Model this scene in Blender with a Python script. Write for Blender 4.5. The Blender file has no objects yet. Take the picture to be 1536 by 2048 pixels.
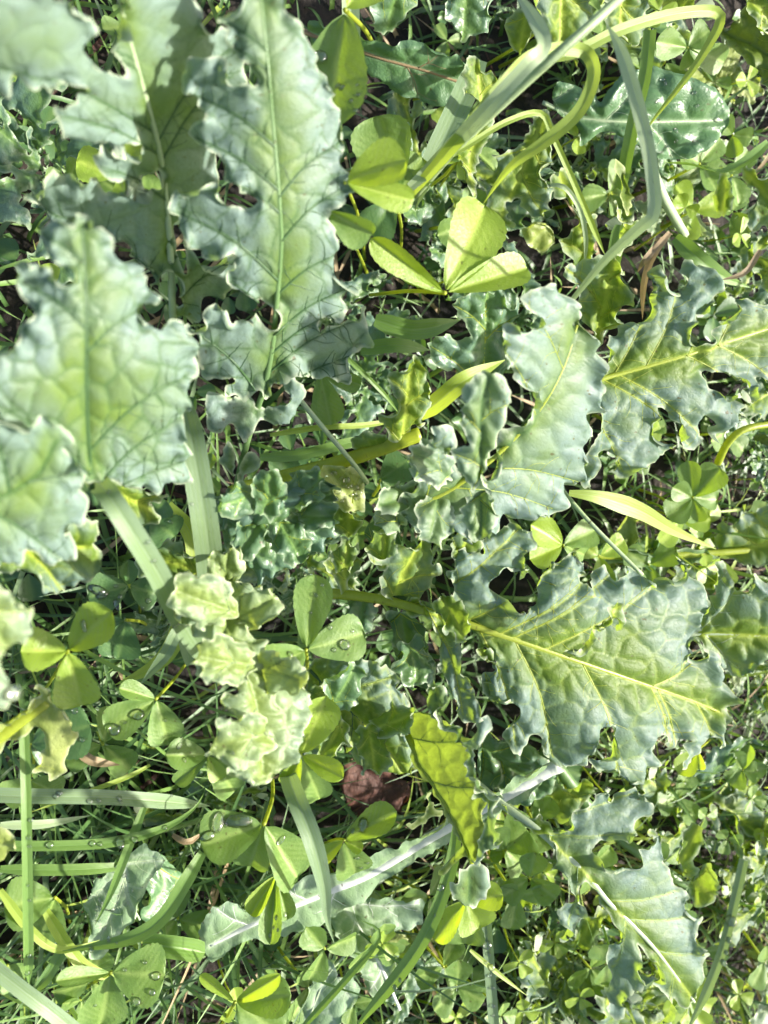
import bpy, math, random
import numpy as np
from mathutils import Vector, Matrix, noise, geometry
from mathutils.bvhtree import BVHTree

SC = bpy.context.scene
COL = SC.collection
rnd = random.Random(7)
R_ = math.radians

# ------------------------------------------------------------------ camera
CAM_H = 0.36
FPX = 1547.0                     # focal length in photograph pixels (1536 x 2048)
F = Vector((math.tan(R_(20)), -math.tan(R_(6)), -1.0)).normalized()
U = (Vector((0, 1, 0)) - F * F.y).normalized()
Rt = F.cross(U).normalized()
CAMP = Vector((0.0, 0.0, CAM_H))
cam_d = bpy.data.cameras.new('camera')
cam = bpy.data.objects.new('camera', cam_d); COL.objects.link(cam)
cam.matrix_world = Matrix(((Rt.x, U.x, -F.x, CAMP.x), (Rt.y, U.y, -F.y, CAMP.y), (Rt.z, U.z, -F.z, CAMP.z), (0, 0, 0, 1)))
cam_d.sensor_fit = 'VERTICAL'; cam_d.sensor_height = 36.0
cam_d.lens = FPX / 2048.0 * 36.0
cam_d.clip_start = 0.01; cam_d.clip_end = 60.0
cam_d.dof.use_dof = True
cam_d.dof.focus_distance = 0.315
cam_d.dof.aperture_fstop = 12.0
SC.camera = cam

# ------------------------------------------------------------------ sky, sun, exposure
SUN_AZ, SUN_EL = -8.0, 36.0      # degrees from +X towards +Y, above the ground
sd = Vector((math.cos(R_(SUN_EL)) * math.cos(R_(SUN_AZ)), math.cos(R_(SUN_EL)) * math.sin(R_(SUN_AZ)), math.sin(R_(SUN_EL))))
W = bpy.data.worlds.new('World'); SC.world = W; W.use_nodes = True
nt = W.node_tree
sky = nt.nodes.new('ShaderNodeTexSky'); sky.sky_type = 'NISHITA'; sky.sun_disc = False
sky.sun_elevation = R_(SUN_EL); sky.sun_rotation = R_(90 - SUN_AZ)
sky.air_density = 1.0; sky.dust_density = 3.0; sky.ozone_density = 0.6
bg = nt.nodes['Background']; bg.inputs['Strength'].default_value = 0.11
nt.links.new(sky.outputs[0], bg.inputs['Color'])
sl = bpy.data.lights.new('sun', 'SUN'); sl.energy = 5.0; sl.angle = R_(1.8); sl.color = (1.0, 0.955, 0.87)
sun = bpy.data.objects.new('sun', sl); COL.objects.link(sun)
sun.rotation_euler = (-sd).to_track_quat('-Z', 'Y').to_euler()
SC.view_settings.view_transform = 'Standard'; SC.view_settings.look = 'None'
SC.view_settings.gamma = 1.0; SC.view_settings.use_curve_mapping = False
SC.view_settings.exposure = 1.4
SC.render.engine = 'CYCLES'
cy = SC.cycles
cy.max_bounces = 6; cy.diffuse_bounces = 4; cy.glossy_bounces = 2; cy.transmission_bounces = 4; cy.transparent_max_bounces = 6
cy.use_adaptive_sampling = True; cy.adaptive_threshold = 0.03
cy.caustics_reflective = False; cy.caustics_refractive = False
cy.use_denoising = True
cy.sample_clamp_indirect = 6.0

# ------------------------------------------------------------------ helpers
C_ = np.array(CAMP); F_ = np.array(F); R3 = np.array(Rt); U_ = np.array(U)

def PN(px, py, h):
    """photo pixel + height above the soil -> world point (arrays)"""
    px = np.asarray(px, float); py = np.asarray(py, float); h = np.asarray(h, float)
    d = F_[None, :] + ((px - 768) / FPX)[:, None] * R3 - ((py - 1024) / FPX)[:, None] * U_
    t = (CAM_H - h) / (-d[:, 2])
    return C_ + d * t[:, None]

def P(px, py, h):
    return Vector(PN([px], [py], [h])[0])

def mpp(px, py, h):
    p = np.array(P(px, py, h)) - C_
    return float(p @ F_) / FPX

def pts(s):
    return np.array([[float(v) for v in a.split(',')] for a in s.split()])

def catmull(p, n=6, closed=False):
    p = np.asarray(p, float); m = len(p); out = []
    k = m if closed else m - 1
    for i in range(k):
        if closed:
            a, b, c, d = p[(i - 1) % m], p[i], p[(i + 1) % m], p[(i + 2) % m]
        else:
            a, b, c, d = p[max(i - 1, 0)], p[i], p[i + 1], p[min(i + 2, m - 1)]
        for j in range(n):
            t = j / n
            out.append(0.5 * ((2 * b) + (c - a) * t + (2 * a - 5 * b + 4 * c - d) * t * t + (3 * b - a - 3 * c + d) * t ** 3))
    if not closed: out.append(p[-1])
    return np.array(out)

def resample(p, step, closed=False):
    q = np.vstack([p, p[:1]]) if closed else p
    L = np.r_[0, np.cumsum(np.linalg.norm(np.diff(q[:, :2], axis=0), axis=1))]
    n = max(2, int(L[-1] / step))
    s = np.linspace(0, L[-1], n + 1)
    r = np.stack([np.interp(s, L, q[:, i]) for i in range(q.shape[1])], 1)
    return r[:-1] if closed else r

def seg_dist(P2, poly, closed=False):
    """min distance from points to polyline; returns dist, arc parameter, nearest point"""
    a = poly; b = np.roll(poly, -1, 0)
    if not closed: a = a[:-1]; b = b[:-1]
    L = np.linalg.norm(b - a, axis=1); cum = np.r_[0, np.cumsum(L)]
    best = np.full(len(P2), 1e9); arc = np.zeros(len(P2)); near = np.zeros((len(P2), 2))
    for i in range(len(a)):
        ab = b[i] - a[i]; l2 = max(ab @ ab, 1e-9)
        t = np.clip(((P2 - a[i]) @ ab) / l2, 0, 1)
        q = a[i] + t[:, None] * ab
        d = np.linalg.norm(P2 - q, axis=1)
        m = d < best
        best[m] = d[m]; arc[m] = cum[i] + t[m] * L[i]; near[m] = q[m]
    return best, arc, near

def inside(P2, poly):
    x, y = P2[:, 0], P2[:, 1]; r = np.zeros(len(P2), bool)
    j = len(poly) - 1
    for i in range(len(poly)):
        xi, yi = poly[i]; xj, yj = poly[j]
        c = ((yi > y) != (yj > y)) & (x < (xj - xi) * (y - yi) / (yj - yi + 1e-12) + xi)
        r ^= c; j = i
    return r

class TPS:
    """thin-plate height field through a few (px, py, h) anchors"""
    def __init__(self, a):
        a = np.asarray(a, float); self.p = a[:, :2] / 500.0; n = len(a)
        K = self.k(self.p, self.p) + np.eye(n) * 0.02
        A = np.zeros((n + 3, n + 3)); A[:n, :n] = K
        Q = np.c_[np.ones(n), self.p]; A[:n, n:] = Q; A[n:, :n] = Q.T
        b = np.r_[a[:, 2], 0, 0, 0]
        self.w = np.linalg.lstsq(A, b, rcond=None)[0]
    def k(self, a, b):
        r = np.linalg.norm(a[:, None] - b[None], axis=2)
        return r * r * np.log(r + 1e-6)
    def __call__(self, q):
        q = np.asarray(q, float)[:, :2] / 500.0
        return self.k(q, self.p) @ self.w[:-3] + np.c_[np.ones(len(q)), q] @ self.w[-3:]

def nz(P2, scale, seed, z=0.0):
    return np.array([noise.noise((p[0] / scale + seed * 7.31, p[1] / scale - seed * 3.17, z + seed)) for p in P2])

def mesh_obj(name, co, faces, mat, parent=None, smooth=True, attrs=None, link=True):
    me = bpy.data.meshes.new(name)
    me.from_pydata([tuple(c) for c in co], [], [tuple(f) for f in faces])
    if smooth: me.polygons.foreach_set('use_smooth', [True] * len(me.polygons))
    for k, v in (attrs or {}).items():
        v = np.asarray(v, np.float32)
        if v.ndim == 1:
            me.attributes.new(k, 'FLOAT', 'POINT').data.foreach_set('value', v)
        else:
            me.attributes.new(k, 'FLOAT_VECTOR', 'POINT').data.foreach_set('vector', v.ravel())
    me.materials.append(mat)
    me.update()
    o = bpy.data.objects.new(name, me)
    if link: COL.objects.link(o)
    if parent is not None: attach(o, parent)
    return o

def attach(o, parent):
    o.parent = parent
    o.matrix_parent_inverse = MW[parent.name].inverted() if parent.name in MW else Matrix.Identity(4)
MW = {}

def empty(name, loc, label, cat, group=None):
    o = bpy.data.objects.new(name, None); COL.objects.link(o)
    o.empty_display_size = 0.01; o.location = loc
    MW[o.name] = Matrix.Translation(loc)
    tag(o, label, cat, group)
    return o

def tag(o, label=None, cat=None, group=None, kind=None):
    if label: o['label'] = label
    if cat: o['category'] = cat
    if group: o['group'] = group
    if kind: o['kind'] = kind
    return o

def tube_geo(path, rad, n=8, flat=1.0, up=Vector((0, 0, 1))):
    """path: list of 3D points, rad: list of radii"""
    co, fc = [], []; m = len(path)
    for i in range(m):
        t = Vector(path[min(i + 1, m - 1)]) - Vector(path[max(i - 1, 0)])
        if t.length < 1e-9: t = Vector((1, 0, 0))
        t.normalize()
        s = t.cross(up)
        if s.length < 1e-4: s = t.cross(Vector((1, 0, 0)))
        s.normalize(); v = s.cross(t).normalized()
        for k in range(n):
            a = 2 * math.pi * k / n
            co.append(Vector(path[i]) + s * math.cos(a) * rad[i] + v * math.sin(a) * rad[i] * flat)
    for i in range(m - 1):
        for k in range(n):
            fc.append((i * n + k, i * n + (k + 1) % n, (i + 1) * n + (k + 1) % n, (i + 1) * n + k))
    fc.append(tuple(range(n - 1, -1, -1))); fc.append(tuple((m - 1) * n + k for k in range(n)))
    return co, fc

# ------------------------------------------------------------------ materials
def leaf_mat(name, green, bloom, vein, trans, rough=0.42, tr=0.38, bump=0.5, rim=None, spec=0.5, mott=0.25,
             edge_lo=0.0, edge_hi=1.0, nscale=9.0, coat=0.0):
    m = bpy.data.materials.new(name); m.use_nodes = True
    t = m.node_tree; N = t.nodes; L = t.links
    N.remove(N['Principled BSDF'])
    out = N['Material Output']
    def attr(a):
        n = N.new('ShaderNodeAttribute'); n.attribute_name = a; return n
    def mix(fac, a, b):
        n = N.new('ShaderNodeMix'); n.data_type = 'RGBA'
        for s, v in ((n.inputs[0], fac), (n.inputs[6], a), (n.inputs[7], b)):
            if isinstance(v, (float, int)): s.default_value = v
            elif isinstance(v, tuple): s.default_value = (*v, 1)
            else: L.new(v, s)
        return n.outputs[2]
    def math_(op, a, b, c=None):
        n = N.new('ShaderNodeMath'); n.operation = op
        for i, v in enumerate((a, b, c)):
            if v is None: continue
            if isinstance(v, (float, int)): n.inputs[i].default_value = v
            else: L.new(v, n.inputs[i])
        return n.outputs[0]
    pc = attr('pc').outputs['Vector']
    n1 = N.new('ShaderNodeTexNoise'); n1.inputs['Scale'].default_value = nscale * 0.16; n1.inputs['Detail'].default_value = 3
    L.new(pc, n1.inputs['Vector'])
    n2 = N.new('ShaderNodeTexNoise'); n2.inputs['Scale'].default_value = nscale * 1.6; n2.inputs['Detail'].default_value = 4
    L.new(pc, n2.inputs['Vector'])
    ed = attr('edge').outputs['Fac']; vn = attr('vein').outputs['Fac']
    fac = N.new('ShaderNodeMapRange'); fac.inputs['From Min'].default_value = 0; fac.inputs['From Max'].default_value = 1
    fac.inputs['To Min'].default_value = edge_lo; fac.inputs['To Max'].default_value = edge_hi
    L.new(ed, fac.inputs['Value'])
    f2 = math_('ADD', fac.outputs[0], math_('MULTIPLY', math_('SUBTRACT', n1.outputs['Fac'], 0.5), 1.6))
    cl = N.new('ShaderNodeClamp'); L.new(f2, cl.inputs[0])
    base = mix(cl.outputs[0], green, bloom)
    dk = tuple(c * (1 - mott) for c in green); 
    sp = N.new('ShaderNodeMapRange'); sp.inputs['From Min'].default_value = 0.35; sp.inputs['From Max'].default_value = 0.7
    sp.inputs['To Min'].default_value = 0; sp.inputs['To Max'].default_value = mott
    L.new(n2.outputs['Fac'], sp.inputs['Value'])
    base = mix(sp.outputs[0], base, dk)
    base = mix(vn, base, vein)
    n3 = N.new('ShaderNodeTexNoise'); n3.inputs['Scale'].default_value = nscale * 1.1; n3.inputs['Detail'].default_value = 1
    L.new(pc, n3.inputs['Vector'])
    s3 = N.new('ShaderNodeMapRange'); s3.inputs['From Min'].default_value = 0.73; s3.inputs['From Max'].default_value = 0.76; s3.inputs['To Max'].default_value = 0.85
    L.new(n3.outputs['Fac'], s3.inputs['Value'])
    base = mix(s3.outputs[0], base, (0.07, 0.05, 0.02))
    tcol = mix(vn, trans, tuple(min(1, c * 1.1) for c in vein))
    tcol = mix(sp.outputs[0], tcol, tuple(c * 0.6 for c in trans))
    if rim:
        rm = attr('rim').outputs['Fac']
        base = mix(rm, base, rim)
    bs = N.new('ShaderNodeBsdfPrincipled')
    L.new(base, bs.inputs['Base Color'])
    rr = N.new('ShaderNodeMapRange'); rr.inputs['To Min'].default_value = rough - 0.06; rr.inputs['To Max'].default_value = rough + 0.12
    L.new(n2.outputs['Fac'], rr.inputs['Value']); L.new(rr.outputs[0], bs.inputs['Roughness'])
    bs.inputs['Specular IOR Level'].default_value = spec
    if coat: bs.inputs['Coat Weight'].default_value = coat; bs.inputs['Coat Roughness'].default_value = 0.2
    # fine cell relief
    vo = N.new('ShaderNodeTexVoronoi'); vo.inputs['Scale'].default_value = nscale * 1.1; vo.feature = 'DISTANCE_TO_EDGE'
    wv = N.new('ShaderNodeVectorMath'); wv.operation = 'MULTIPLY_ADD'
    L.new(n2.outputs['Color'], wv.inputs[0]); wv.inputs[1].default_value = (0.08, 0.08, 0.08); L.new(pc, wv.inputs[2])
    L.new(wv.outputs[0], vo.inputs['Vector'])
    hh = math_('MINIMUM', math_('MULTIPLY', vo.outputs['Distance'], 1.2), 0.25)
    hh = math_('MULTIPLY_ADD', n2.outputs['Fac'], 0.4, hh)
    bp = N.new('ShaderNodeBump'); bp.inputs['Strength'].default_value = bump; bp.inputs['Distance'].default_value = 0.0006
    L.new(hh, bp.inputs['Height']); L.new(bp.outputs[0], bs.inputs['Normal'])
    tl = N.new('ShaderNodeBsdfTranslucent'); L.new(tcol, tl.inputs['Color']); L.new(bp.outputs[0], tl.inputs['Normal'])
    mx = N.new('ShaderNodeMixShader')
    L.new(math_('MULTIPLY_ADD', vn, -0.12, tr), mx.inputs[0])
    L.new(bs.outputs[0], mx.inputs[1]); L.new(tl.outputs[0], mx.inputs[2]); L.new(mx.outputs[0], out.inputs['Surface'])
    return m

KALE = leaf_mat('lobed_leaf', (0.105, 0.175, 0.018), (0.165, 0.240, 0.210), (0.34, 0.42, 0.05), (0.32, 0.46, 0.03),
            rough=0.50, tr=0.40, bump=0.4, spec=0.30, rim=(0.40, 0.46, 0.30), edge_lo=-0.2, edge_hi=1.2)
KALE_NEAR = leaf_mat('lobed_leaf_pale', (0.125, 0.195, 0.045), (0.190, 0.265, 0.235), (0.055, 0.115, 0.030), (0.30, 0.44, 0.05),
                 rough=0.48, tr=0.34, bump=0.3, spec=0.34, rim=(0.46, 0.52, 0.36), edge_lo=0.12, edge_hi=1.25)
KALE_SHADE = leaf_mat('lobed_leaf_shade_tint', (0.070, 0.140, 0.040), (0.125, 0.205, 0.165), (0.14, 0.24, 0.06), (0.22, 0.40, 0.04),
                 rough=0.34, tr=0.30, bump=0.4, rim=(0.28, 0.36, 0.22), edge_lo=0.1, edge_hi=1.0)  # darkened copy of the lobed leaf, shade put into its colour
KALE_PALE = leaf_mat('young_leaf_pale', (0.21, 0.28, 0.075), (0.25, 0.335, 0.235), (0.16, 0.22, 0.05), (0.46, 0.56, 0.07),
                     rough=0.42, tr=0.36, bump=0.35, spec=0.4, rim=(0.48, 0.54, 0.32), edge_lo=0.0, edge_hi=1.1)
KALE_BACK = leaf_mat('lobed_leaf_underside', (0.135, 0.195, 0.025), (0.17, 0.24, 0.05), (0.09, 0.15, 0.02), (0.26, 0.35, 0.03),
                 rough=0.5, tr=0.48, bump=0.3, rim=(0.4, 0.46, 0.2), mott=0.4)
KALE_YEL = leaf_mat('lobed_leaf_yellow', (0.22, 0.28, 0.05), (0.34, 0.38, 0.14), (0.30, 0.36, 0.10), (0.5, 0.6, 0.05),
                    rough=0.45, tr=0.4, bump=0.4, rim=(0.45, 0.5, 0.28))
DOCK = leaf_mat('smooth_leaf', (0.075, 0.160, 0.055), (0.11, 0.20, 0.11), (0.26, 0.36, 0.20), (0.2, 0.38, 0.05),
                rough=0.34, tr=0.25, bump=0.45, edge_lo=0, edge_hi=0.9)
GREY = leaf_mat('grey_leaf', (0.20, 0.30, 0.14), (0.26, 0.37, 0.23), (0.45, 0.52, 0.38), (0.35, 0.50, 0.15),
                rough=0.45, tr=0.3, bump=0.4, edge_lo=0, edge_hi=0.9)
VEIN_DARK = leaf_mat('vein_dark', (0.042, 0.095, 0.026), (0.05, 0.11, 0.04), (0.05, 0.1, 0.03), (0.10, 0.22, 0.03), rough=0.45, tr=0.2, bump=0.2)
RIB = leaf_mat('rib', (0.33, 0.39, 0.025), (0.35, 0.42, 0.06), (0.3, 0.4, 0.1), (0.62, 0.68, 0.04), rough=0.36, tr=0.4, bump=0.2)
RIB_PALE = leaf_mat('rib_pale', (0.36, 0.45, 0.25), (0.42, 0.50, 0.32), (0.4, 0.5, 0.3), (0.5, 0.6, 0.3), rough=0.38, tr=0.2, bump=0.2)
RIB_WHITE = leaf_mat('rib_white', (0.58, 0.62, 0.52), (0.64, 0.66, 0.60), (0.5, 0.4, 0.45), (0.6, 0.65, 0.5), rough=0.35, tr=0.2, bump=0.2)
RIB_DARK = leaf_mat('rib_dark', (0.13, 0.23, 0.08), (0.16, 0.26, 0.10), (0.2, 0.3, 0.1), (0.3, 0.45, 0.06), rough=0.4, tr=0.25, bump=0.2)
CLOV = leaf_mat('clover', (0.120, 0.205, 0.040), (0.15, 0.25, 0.075), (0.26, 0.36, 0.09), (0.38, 0.56, 0.03),
                rough=0.44, tr=0.38, bump=0.25, spec=0.36, edge_lo=0, edge_hi=0.8, mott=0.15)
CLOV_LIT = leaf_mat('clover_lit_tint', (0.23, 0.34, 0.035), (0.26, 0.38, 0.06), (0.38, 0.48, 0.08), (0.60, 0.76, 0.03),
                       rough=0.42, tr=0.46, bump=0.25, edge_lo=0, edge_hi=0.8, mott=0.12)  # sunlit copy of the clover, back-light glow put into its colour
CLOV_SHADE = leaf_mat('clover_shade_tint', (0.055, 0.125, 0.038), (0.08, 0.16, 0.06), (0.13, 0.22, 0.06), (0.2, 0.38, 0.03),
                     rough=0.36, tr=0.3, bump=0.25, edge_lo=0, edge_hi=0.8, mott=0.2)  # shaded copy of the clover, darkened in its colour
GRASS = leaf_mat('grass', (0.11, 0.21, 0.035), (0.15, 0.25, 0.06), (0.18, 0.29, 0.08), (0.32, 0.52, 0.04),
                 rough=0.40, tr=0.34, bump=0.2, mott=0.2)
GRASS_BLUE = leaf_mat('grass_blue', (0.150, 0.225, 0.095), (0.19, 0.27, 0.155), (0.22, 0.30, 0.16), (0.32, 0.46, 0.09),
                      rough=0.42, tr=0.3, bump=0.2, spec=0.4, mott=0.15)
GRASS_LIME = leaf_mat('grass_lime', (0.24, 0.33, 0.04), (0.27, 0.37, 0.07), (0.33, 0.43, 0.12), (0.55, 0.70, 0.05),
                      rough=0.42, tr=0.42, bump=0.2, mott=0.15)
GRASS_YEL = leaf_mat('grass_yellow', (0.27, 0.37, 0.04), (0.32, 0.42, 0.07), (0.4, 0.5, 0.12), (0.6, 0.74, 0.05),
                     rough=0.42, tr=0.46, bump=0.2, mott=0.12)
GRASS_GREY = leaf_mat('grass_grey', (0.28, 0.37, 0.17), (0.34, 0.42, 0.25), (0.36, 0.44, 0.26), (0.40, 0.54, 0.18),
                      rough=0.42, tr=0.25, bump=0.2, mott=0.12)
GRASS_SHADE = leaf_mat('grass_shade_tint', (0.045, 0.10, 0.022), (0.06, 0.13, 0.04), (0.09, 0.17, 0.05), (0.15, 0.30, 0.03),
                      rough=0.38, tr=0.28, bump=0.2, mott=0.2)  # grass colour darkened to paint the shade in the gaps
STRAW = leaf_mat('straw', (0.24, 0.16, 0.08), (0.32, 0.23, 0.12), (0.36, 0.28, 0.16), (0.4, 0.28, 0.1), rough=0.55, tr=0.2, bump=0.3)
BROWN = leaf_mat('dead_leaf', (0.065, 0.022, 0.014), (0.12, 0.045, 0.025), (0.05, 0.02, 0.015), (0.18, 0.05, 0.015),
                 rough=0.68, tr=0.15, bump=0.8, mott=0.6)
PURPLE = leaf_mat('rib_purple', (0.30, 0.20, 0.24), (0.36, 0.28, 0.30), (0.3, 0.2, 0.24), (0.3, 0.2, 0.2), rough=0.4, tr=0.1, bump=0.2)

def water_mat():
    m = bpy.data.materials.new('water'); m.use_nodes = True
    t = m.node_tree; N = t.nodes; L = t.links; N.remove(N['Principled BSDF'])
    tr = N.new('ShaderNodeBsdfTransparent'); tr.inputs[0].default_value = (1, 1, 1, 1)
    gl = N.new('ShaderNodeBsdfGlossy'); gl.inputs['Roughness'].default_value = 0.09
    fr = N.new('ShaderNodeFresnel'); fr.inputs['IOR'].default_value = 1.36
    mu = N.new('ShaderNodeMath'); mu.operation = 'MULTIPLY_ADD'; mu.inputs[1].default_value = 1.0; mu.inputs[2].default_value = 0.07
    L.new(fr.outputs[0], mu.inputs[0])
    mx = N.new('ShaderNodeMixShader'); L.new(mu.outputs[0], mx.inputs[0]); L.new(tr.outputs[0], mx.inputs[1]); L.new(gl.outputs[0], mx.inputs[2])
    L.new(mx.outputs[0], N['Material Output'].inputs['Surface'])
    return m
WATER = water_mat()

def soil_mat():
    m = bpy.data.materials.new('soil'); m.use_nodes = True
    t = m.node_tree; N = t.nodes; L = t.links; b = N['Principled BSDF']
    tc = N.new('ShaderNodeTexCoord')
    n = N.new('ShaderNodeTexNoise'); n.inputs['Scale'].default_value = 60; n.inputs['Detail'].default_value = 8
    L.new(tc.outputs['Object'], n.inputs['Vector'])
    r = N.new('ShaderNodeValToRGB'); r.color_ramp.elements[0].color = (0.004, 0.003, 0.002, 1); r.color_ramp.elements[1].color = (0.035, 0.024, 0.015, 1)  # near-black tones paint the shade seen between the plants
    r.color_ramp.elements[0].position = 0.35; r.color_ramp.elements[1].position = 0.75
    L.new(n.outputs['Fac'], r.inputs[0]); L.new(r.outputs[0], b.inputs['Base Color'])
    b.inputs['Roughness'].default_value = 0.85
    bp = N.new('ShaderNodeBump'); bp.inputs['Distance'].default_value = 0.006; L.new(n.outputs['Fac'], bp.inputs['Height']); L.new(bp.outputs[0], b.inputs['Normal'])
    return m
SOIL = soil_mat()

# ------------------------------------------------------------------ ground
def gz(x, y):
    """soil level: an added hollow under the rosette and to the left, sunk for shade"""
    x = max(-1.0, min(1.5, x)); y = max(-1.0, min(1.0, y))
    k = 1 / (1 + math.exp((x - 0.23 - 0.10 * max(-0.3, min(0.4, y))) / 0.022))
    k2 = 1 / (1 + math.exp((-y - 0.20) / 0.03))
    return -0.050 * k * (0.35 + 0.65 * k2)  # ground sunk here to put the undergrowth in deeper shade

def ground():
    co, fc = [], []
    xs = sorted(set([-20, -5, -1.5] + list(np.round(np.linspace(-0.6, 1.3, 77), 4)) + [3, 8, 20])); ys = sorted(set([-20, -6, -2] + list(np.round(np.linspace(-0.9, 0.9, 73), 4)) + [2, 6, 20]))
    for y in ys:
        for x in xs:
            z = 0.012 * noise.noise((x * 5, y * 5, 0.3)) + 0.006 * noise.noise((x * 22, y * 22, 4))
            co.append((x, y, z - 0.006 + gz(x, y)))
    n = len(xs)
    for j in range(len(ys) - 1):
        for i in range(n - 1):
            fc.append((j * n + i, j * n + i + 1, (j + 1) * n + i + 1, (j + 1) * n + i))
    o = mesh_obj('ground', co, fc, SOIL); tag(o, 'soil under the weeds, tinted near black as shade in the gaps', kind='structure')
ground()

# ------------------------------------------------------------------ big lobed leaves
RELIEF = 1.7
HEROES = []            # objects that may carry dew

def blade(name, parent, outline, rib, anchors, mat, sp=5.0, cell=44.0, puff=5.0, ruffle=16.0, curl=10.0, lam=46.0, band=55.0,
          teeth=4.0, tl=30.0, cup=0.0, seed=1, ribw=(9, 3), ribmat=None, label=None, lat=True, veinw=3.2, tert=0.5, smoothn=5,
          riblift=0.15, wave=0.0, sv=1.5, veinmat=None):
    """leaf blade whose outline, midrib and side veins follow measured points; heights come from anchors"""
    rg = np.random.RandomState(seed)
    outline = pts(outline) if isinstance(outline, str) else np.asarray(outline, float)
    rib = pts(rib) if isinstance(rib, str) else np.asarray(rib, float)
    H = TPS(anchors)
    ol = catmull(outline, smoothn, True)
    ol = resample(ol, sp * 0.8, True)
    # teeth along the margin
    nrm = np.roll(ol, -1, 0) - np.roll(ol, 1, 0); nrm = np.c_[nrm[:, 1], -nrm[:, 0]]; nrm /= (np.linalg.norm(nrm, axis=1)[:, None] + 1e-9)
    area = 0.5 * np.sum(ol[:, 0] * np.roll(ol[:, 1], -1) - np.roll(ol[:, 0], -1) * ol[:, 1])
    if area < 0: nrm = -nrm
    s = np.arange(len(ol)) * sp * 0.8
    ph = s / tl + 1.3 * np.array([noise.noise((v / (tl * 3), seed * 2.1, 0)) for v in s])
    fr = ph % 1.0
    saw = np.where(fr < 0.7, fr / 0.7, (1 - fr) / 0.3)
    amp = teeth * (0.4 + 0.9 * np.abs(np.array([noise.noise((v / (tl * 2.3), seed * 5.7, 3)) for v in s])) * 2)
    ol = ol + nrm * ((saw ** 1.6 - 0.4) * amp * 1.9)[:, None]
    # interior points
    mn, mx_ = ol.min(0) - sp, ol.max(0) + sp
    gx = np.arange(mn[0], mx_[0], sp); gy = np.arange(mn[1], mx_[1], sp * 0.866)
    g = np.array([(x + (0.5 * sp if j % 2 else 0), y) for j, y in enumerate(gy) for x in gx]) + 0
    g = g + rg.uniform(-0.18, 0.18, g.shape) * sp
    g = g[inside(g, ol)]
    e, _, _ = seg_dist(g, ol, True)
    g = g[e > sp * 0.55]
    allp = np.vstack([ol, g]); nb = len(ol)
    res = geometry.delaunay_2d_cdt([Vector(p) for p in allp], [(i, (i + 1) % nb) for i in range(nb)], [], 1, 1e-4)
    V2 = np.array([tuple(v) for v in res[0]]); tris = np.array([f for f in res[2] if len(f) == 3])
    cen = V2[tris].mean(1)
    tris = tris[inside(cen, ol)]
    used = np.unique(tris); remap = -np.ones(len(V2), int); remap[used] = np.arange(len(used)); V2 = V2[used]; tris = remap[tris]
    a = V2[tris]; cr = (a[:, 1, 0] - a[:, 0, 0]) * (a[:, 2, 1] - a[:, 0, 1]) - (a[:, 1, 1] - a[:, 0, 1]) * (a[:, 2, 0] - a[:, 0, 0])
    flip = cr > 0          # image y points down: make normals face the viewer
    tris[flip] = tris[flip][:, ::-1]
    # fields
    e, earc, enear = seg_dist(V2, ol, True)
    ribf = resample(catmull(rib, 6), 10.0)
    dm, marc, mnear = seg_dist(V2, ribf)
    lats = []
    if lat:
        od, oarc, onear = seg_dist(ol, ribf)
        ribL = np.r_[0, np.cumsum(np.linalg.norm(np.diff(ribf, axis=0), axis=1))]
        w = int(34 / (sp * 0.8))
        for i in range(nb):
            win = [od[(i + k) % nb] for k in range(-w, w + 1)]
            if od[i] > 34 and od[i] >= max(win):
                sbase = max(5.0, oarc[i] - 0.75 * od[i])
                b0 = np.array([np.interp(sbase, ribL, ribf[:, 0]), np.interp(sbase, ribL, ribf[:, 1])])
                tip = ol[i] * 0.93 + b0 * 0.07
                mid = (b0 + tip) / 2 + (np.array([np.interp(oarc[i], ribL, ribf[:, 0]), np.interp(oarc[i], ribL, ribf[:, 1])]) - (b0 + tip) / 2) * 0.12
                lats.append(catmull([b0, mid, tip], 6))
    dl = np.full(len(V2), 1e3)
    for l_ in lats:
        d_, a_, _ = seg_dist(V2, l_)
        dl = np.minimum(dl, d_)
    # small cells between the veins
    n_s = max(6, int(((mx_ - mn).prod()) / (cell * cell * 0.8)))
    seeds = rg.uniform(mn, mx_, (n_s * 6, 2)); keep = []
    for q in seeds:
        if all((q[0] - k[0]) ** 2 + (q[1] - k[1]) ** 2 > (cell * 0.72) ** 2 for k in keep): keep.append(q)
    keep = np.array(keep)
    wob = np.c_[nz(V2, cell * 0.9, seed + 11), nz(V2, cell * 0.9, seed + 29)] * cell * 0.35
    D = np.linalg.norm((V2 + wob)[:, None] - keep[None], axis=2); D.sort(axis=1)
    vb = (D[:, 1] - D[:, 0]) * 0.5
    b = np.minimum(np.minimum(dl, dm * 0.8), vb)
    q = 1 - np.exp(-(b / (cell * 0.17)) ** 1.3)
    qbig = 1 - np.exp(-(np.minimum(dl, dm) / (cell * 0.7)) ** 1.2)
    fade = np.clip(e / 10.0, 0.25, 1)
    vein = np.maximum(np.maximum(np.exp(-(dm / (veinw * 1.5)) ** 2), 0.85 * np.exp(-(dl / veinw) ** 2)), tert * np.exp(-(vb / (veinw * 0.62)) ** 2))
    rim = np.exp(-(e / 3.2) ** 2)
    edge = np.clip(1 - e / 130.0, 0, 1) * np.clip(dm / 60.0, 0, 1)  # margin mask: waxy bloom, plus light of the cupped blade painted in
    # 3D
    h0 = H(V2)
    co = PN(V2[:, 0], V2[:, 1], h0)
    mp = ((co - C_) @ F_) / FPX
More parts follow.
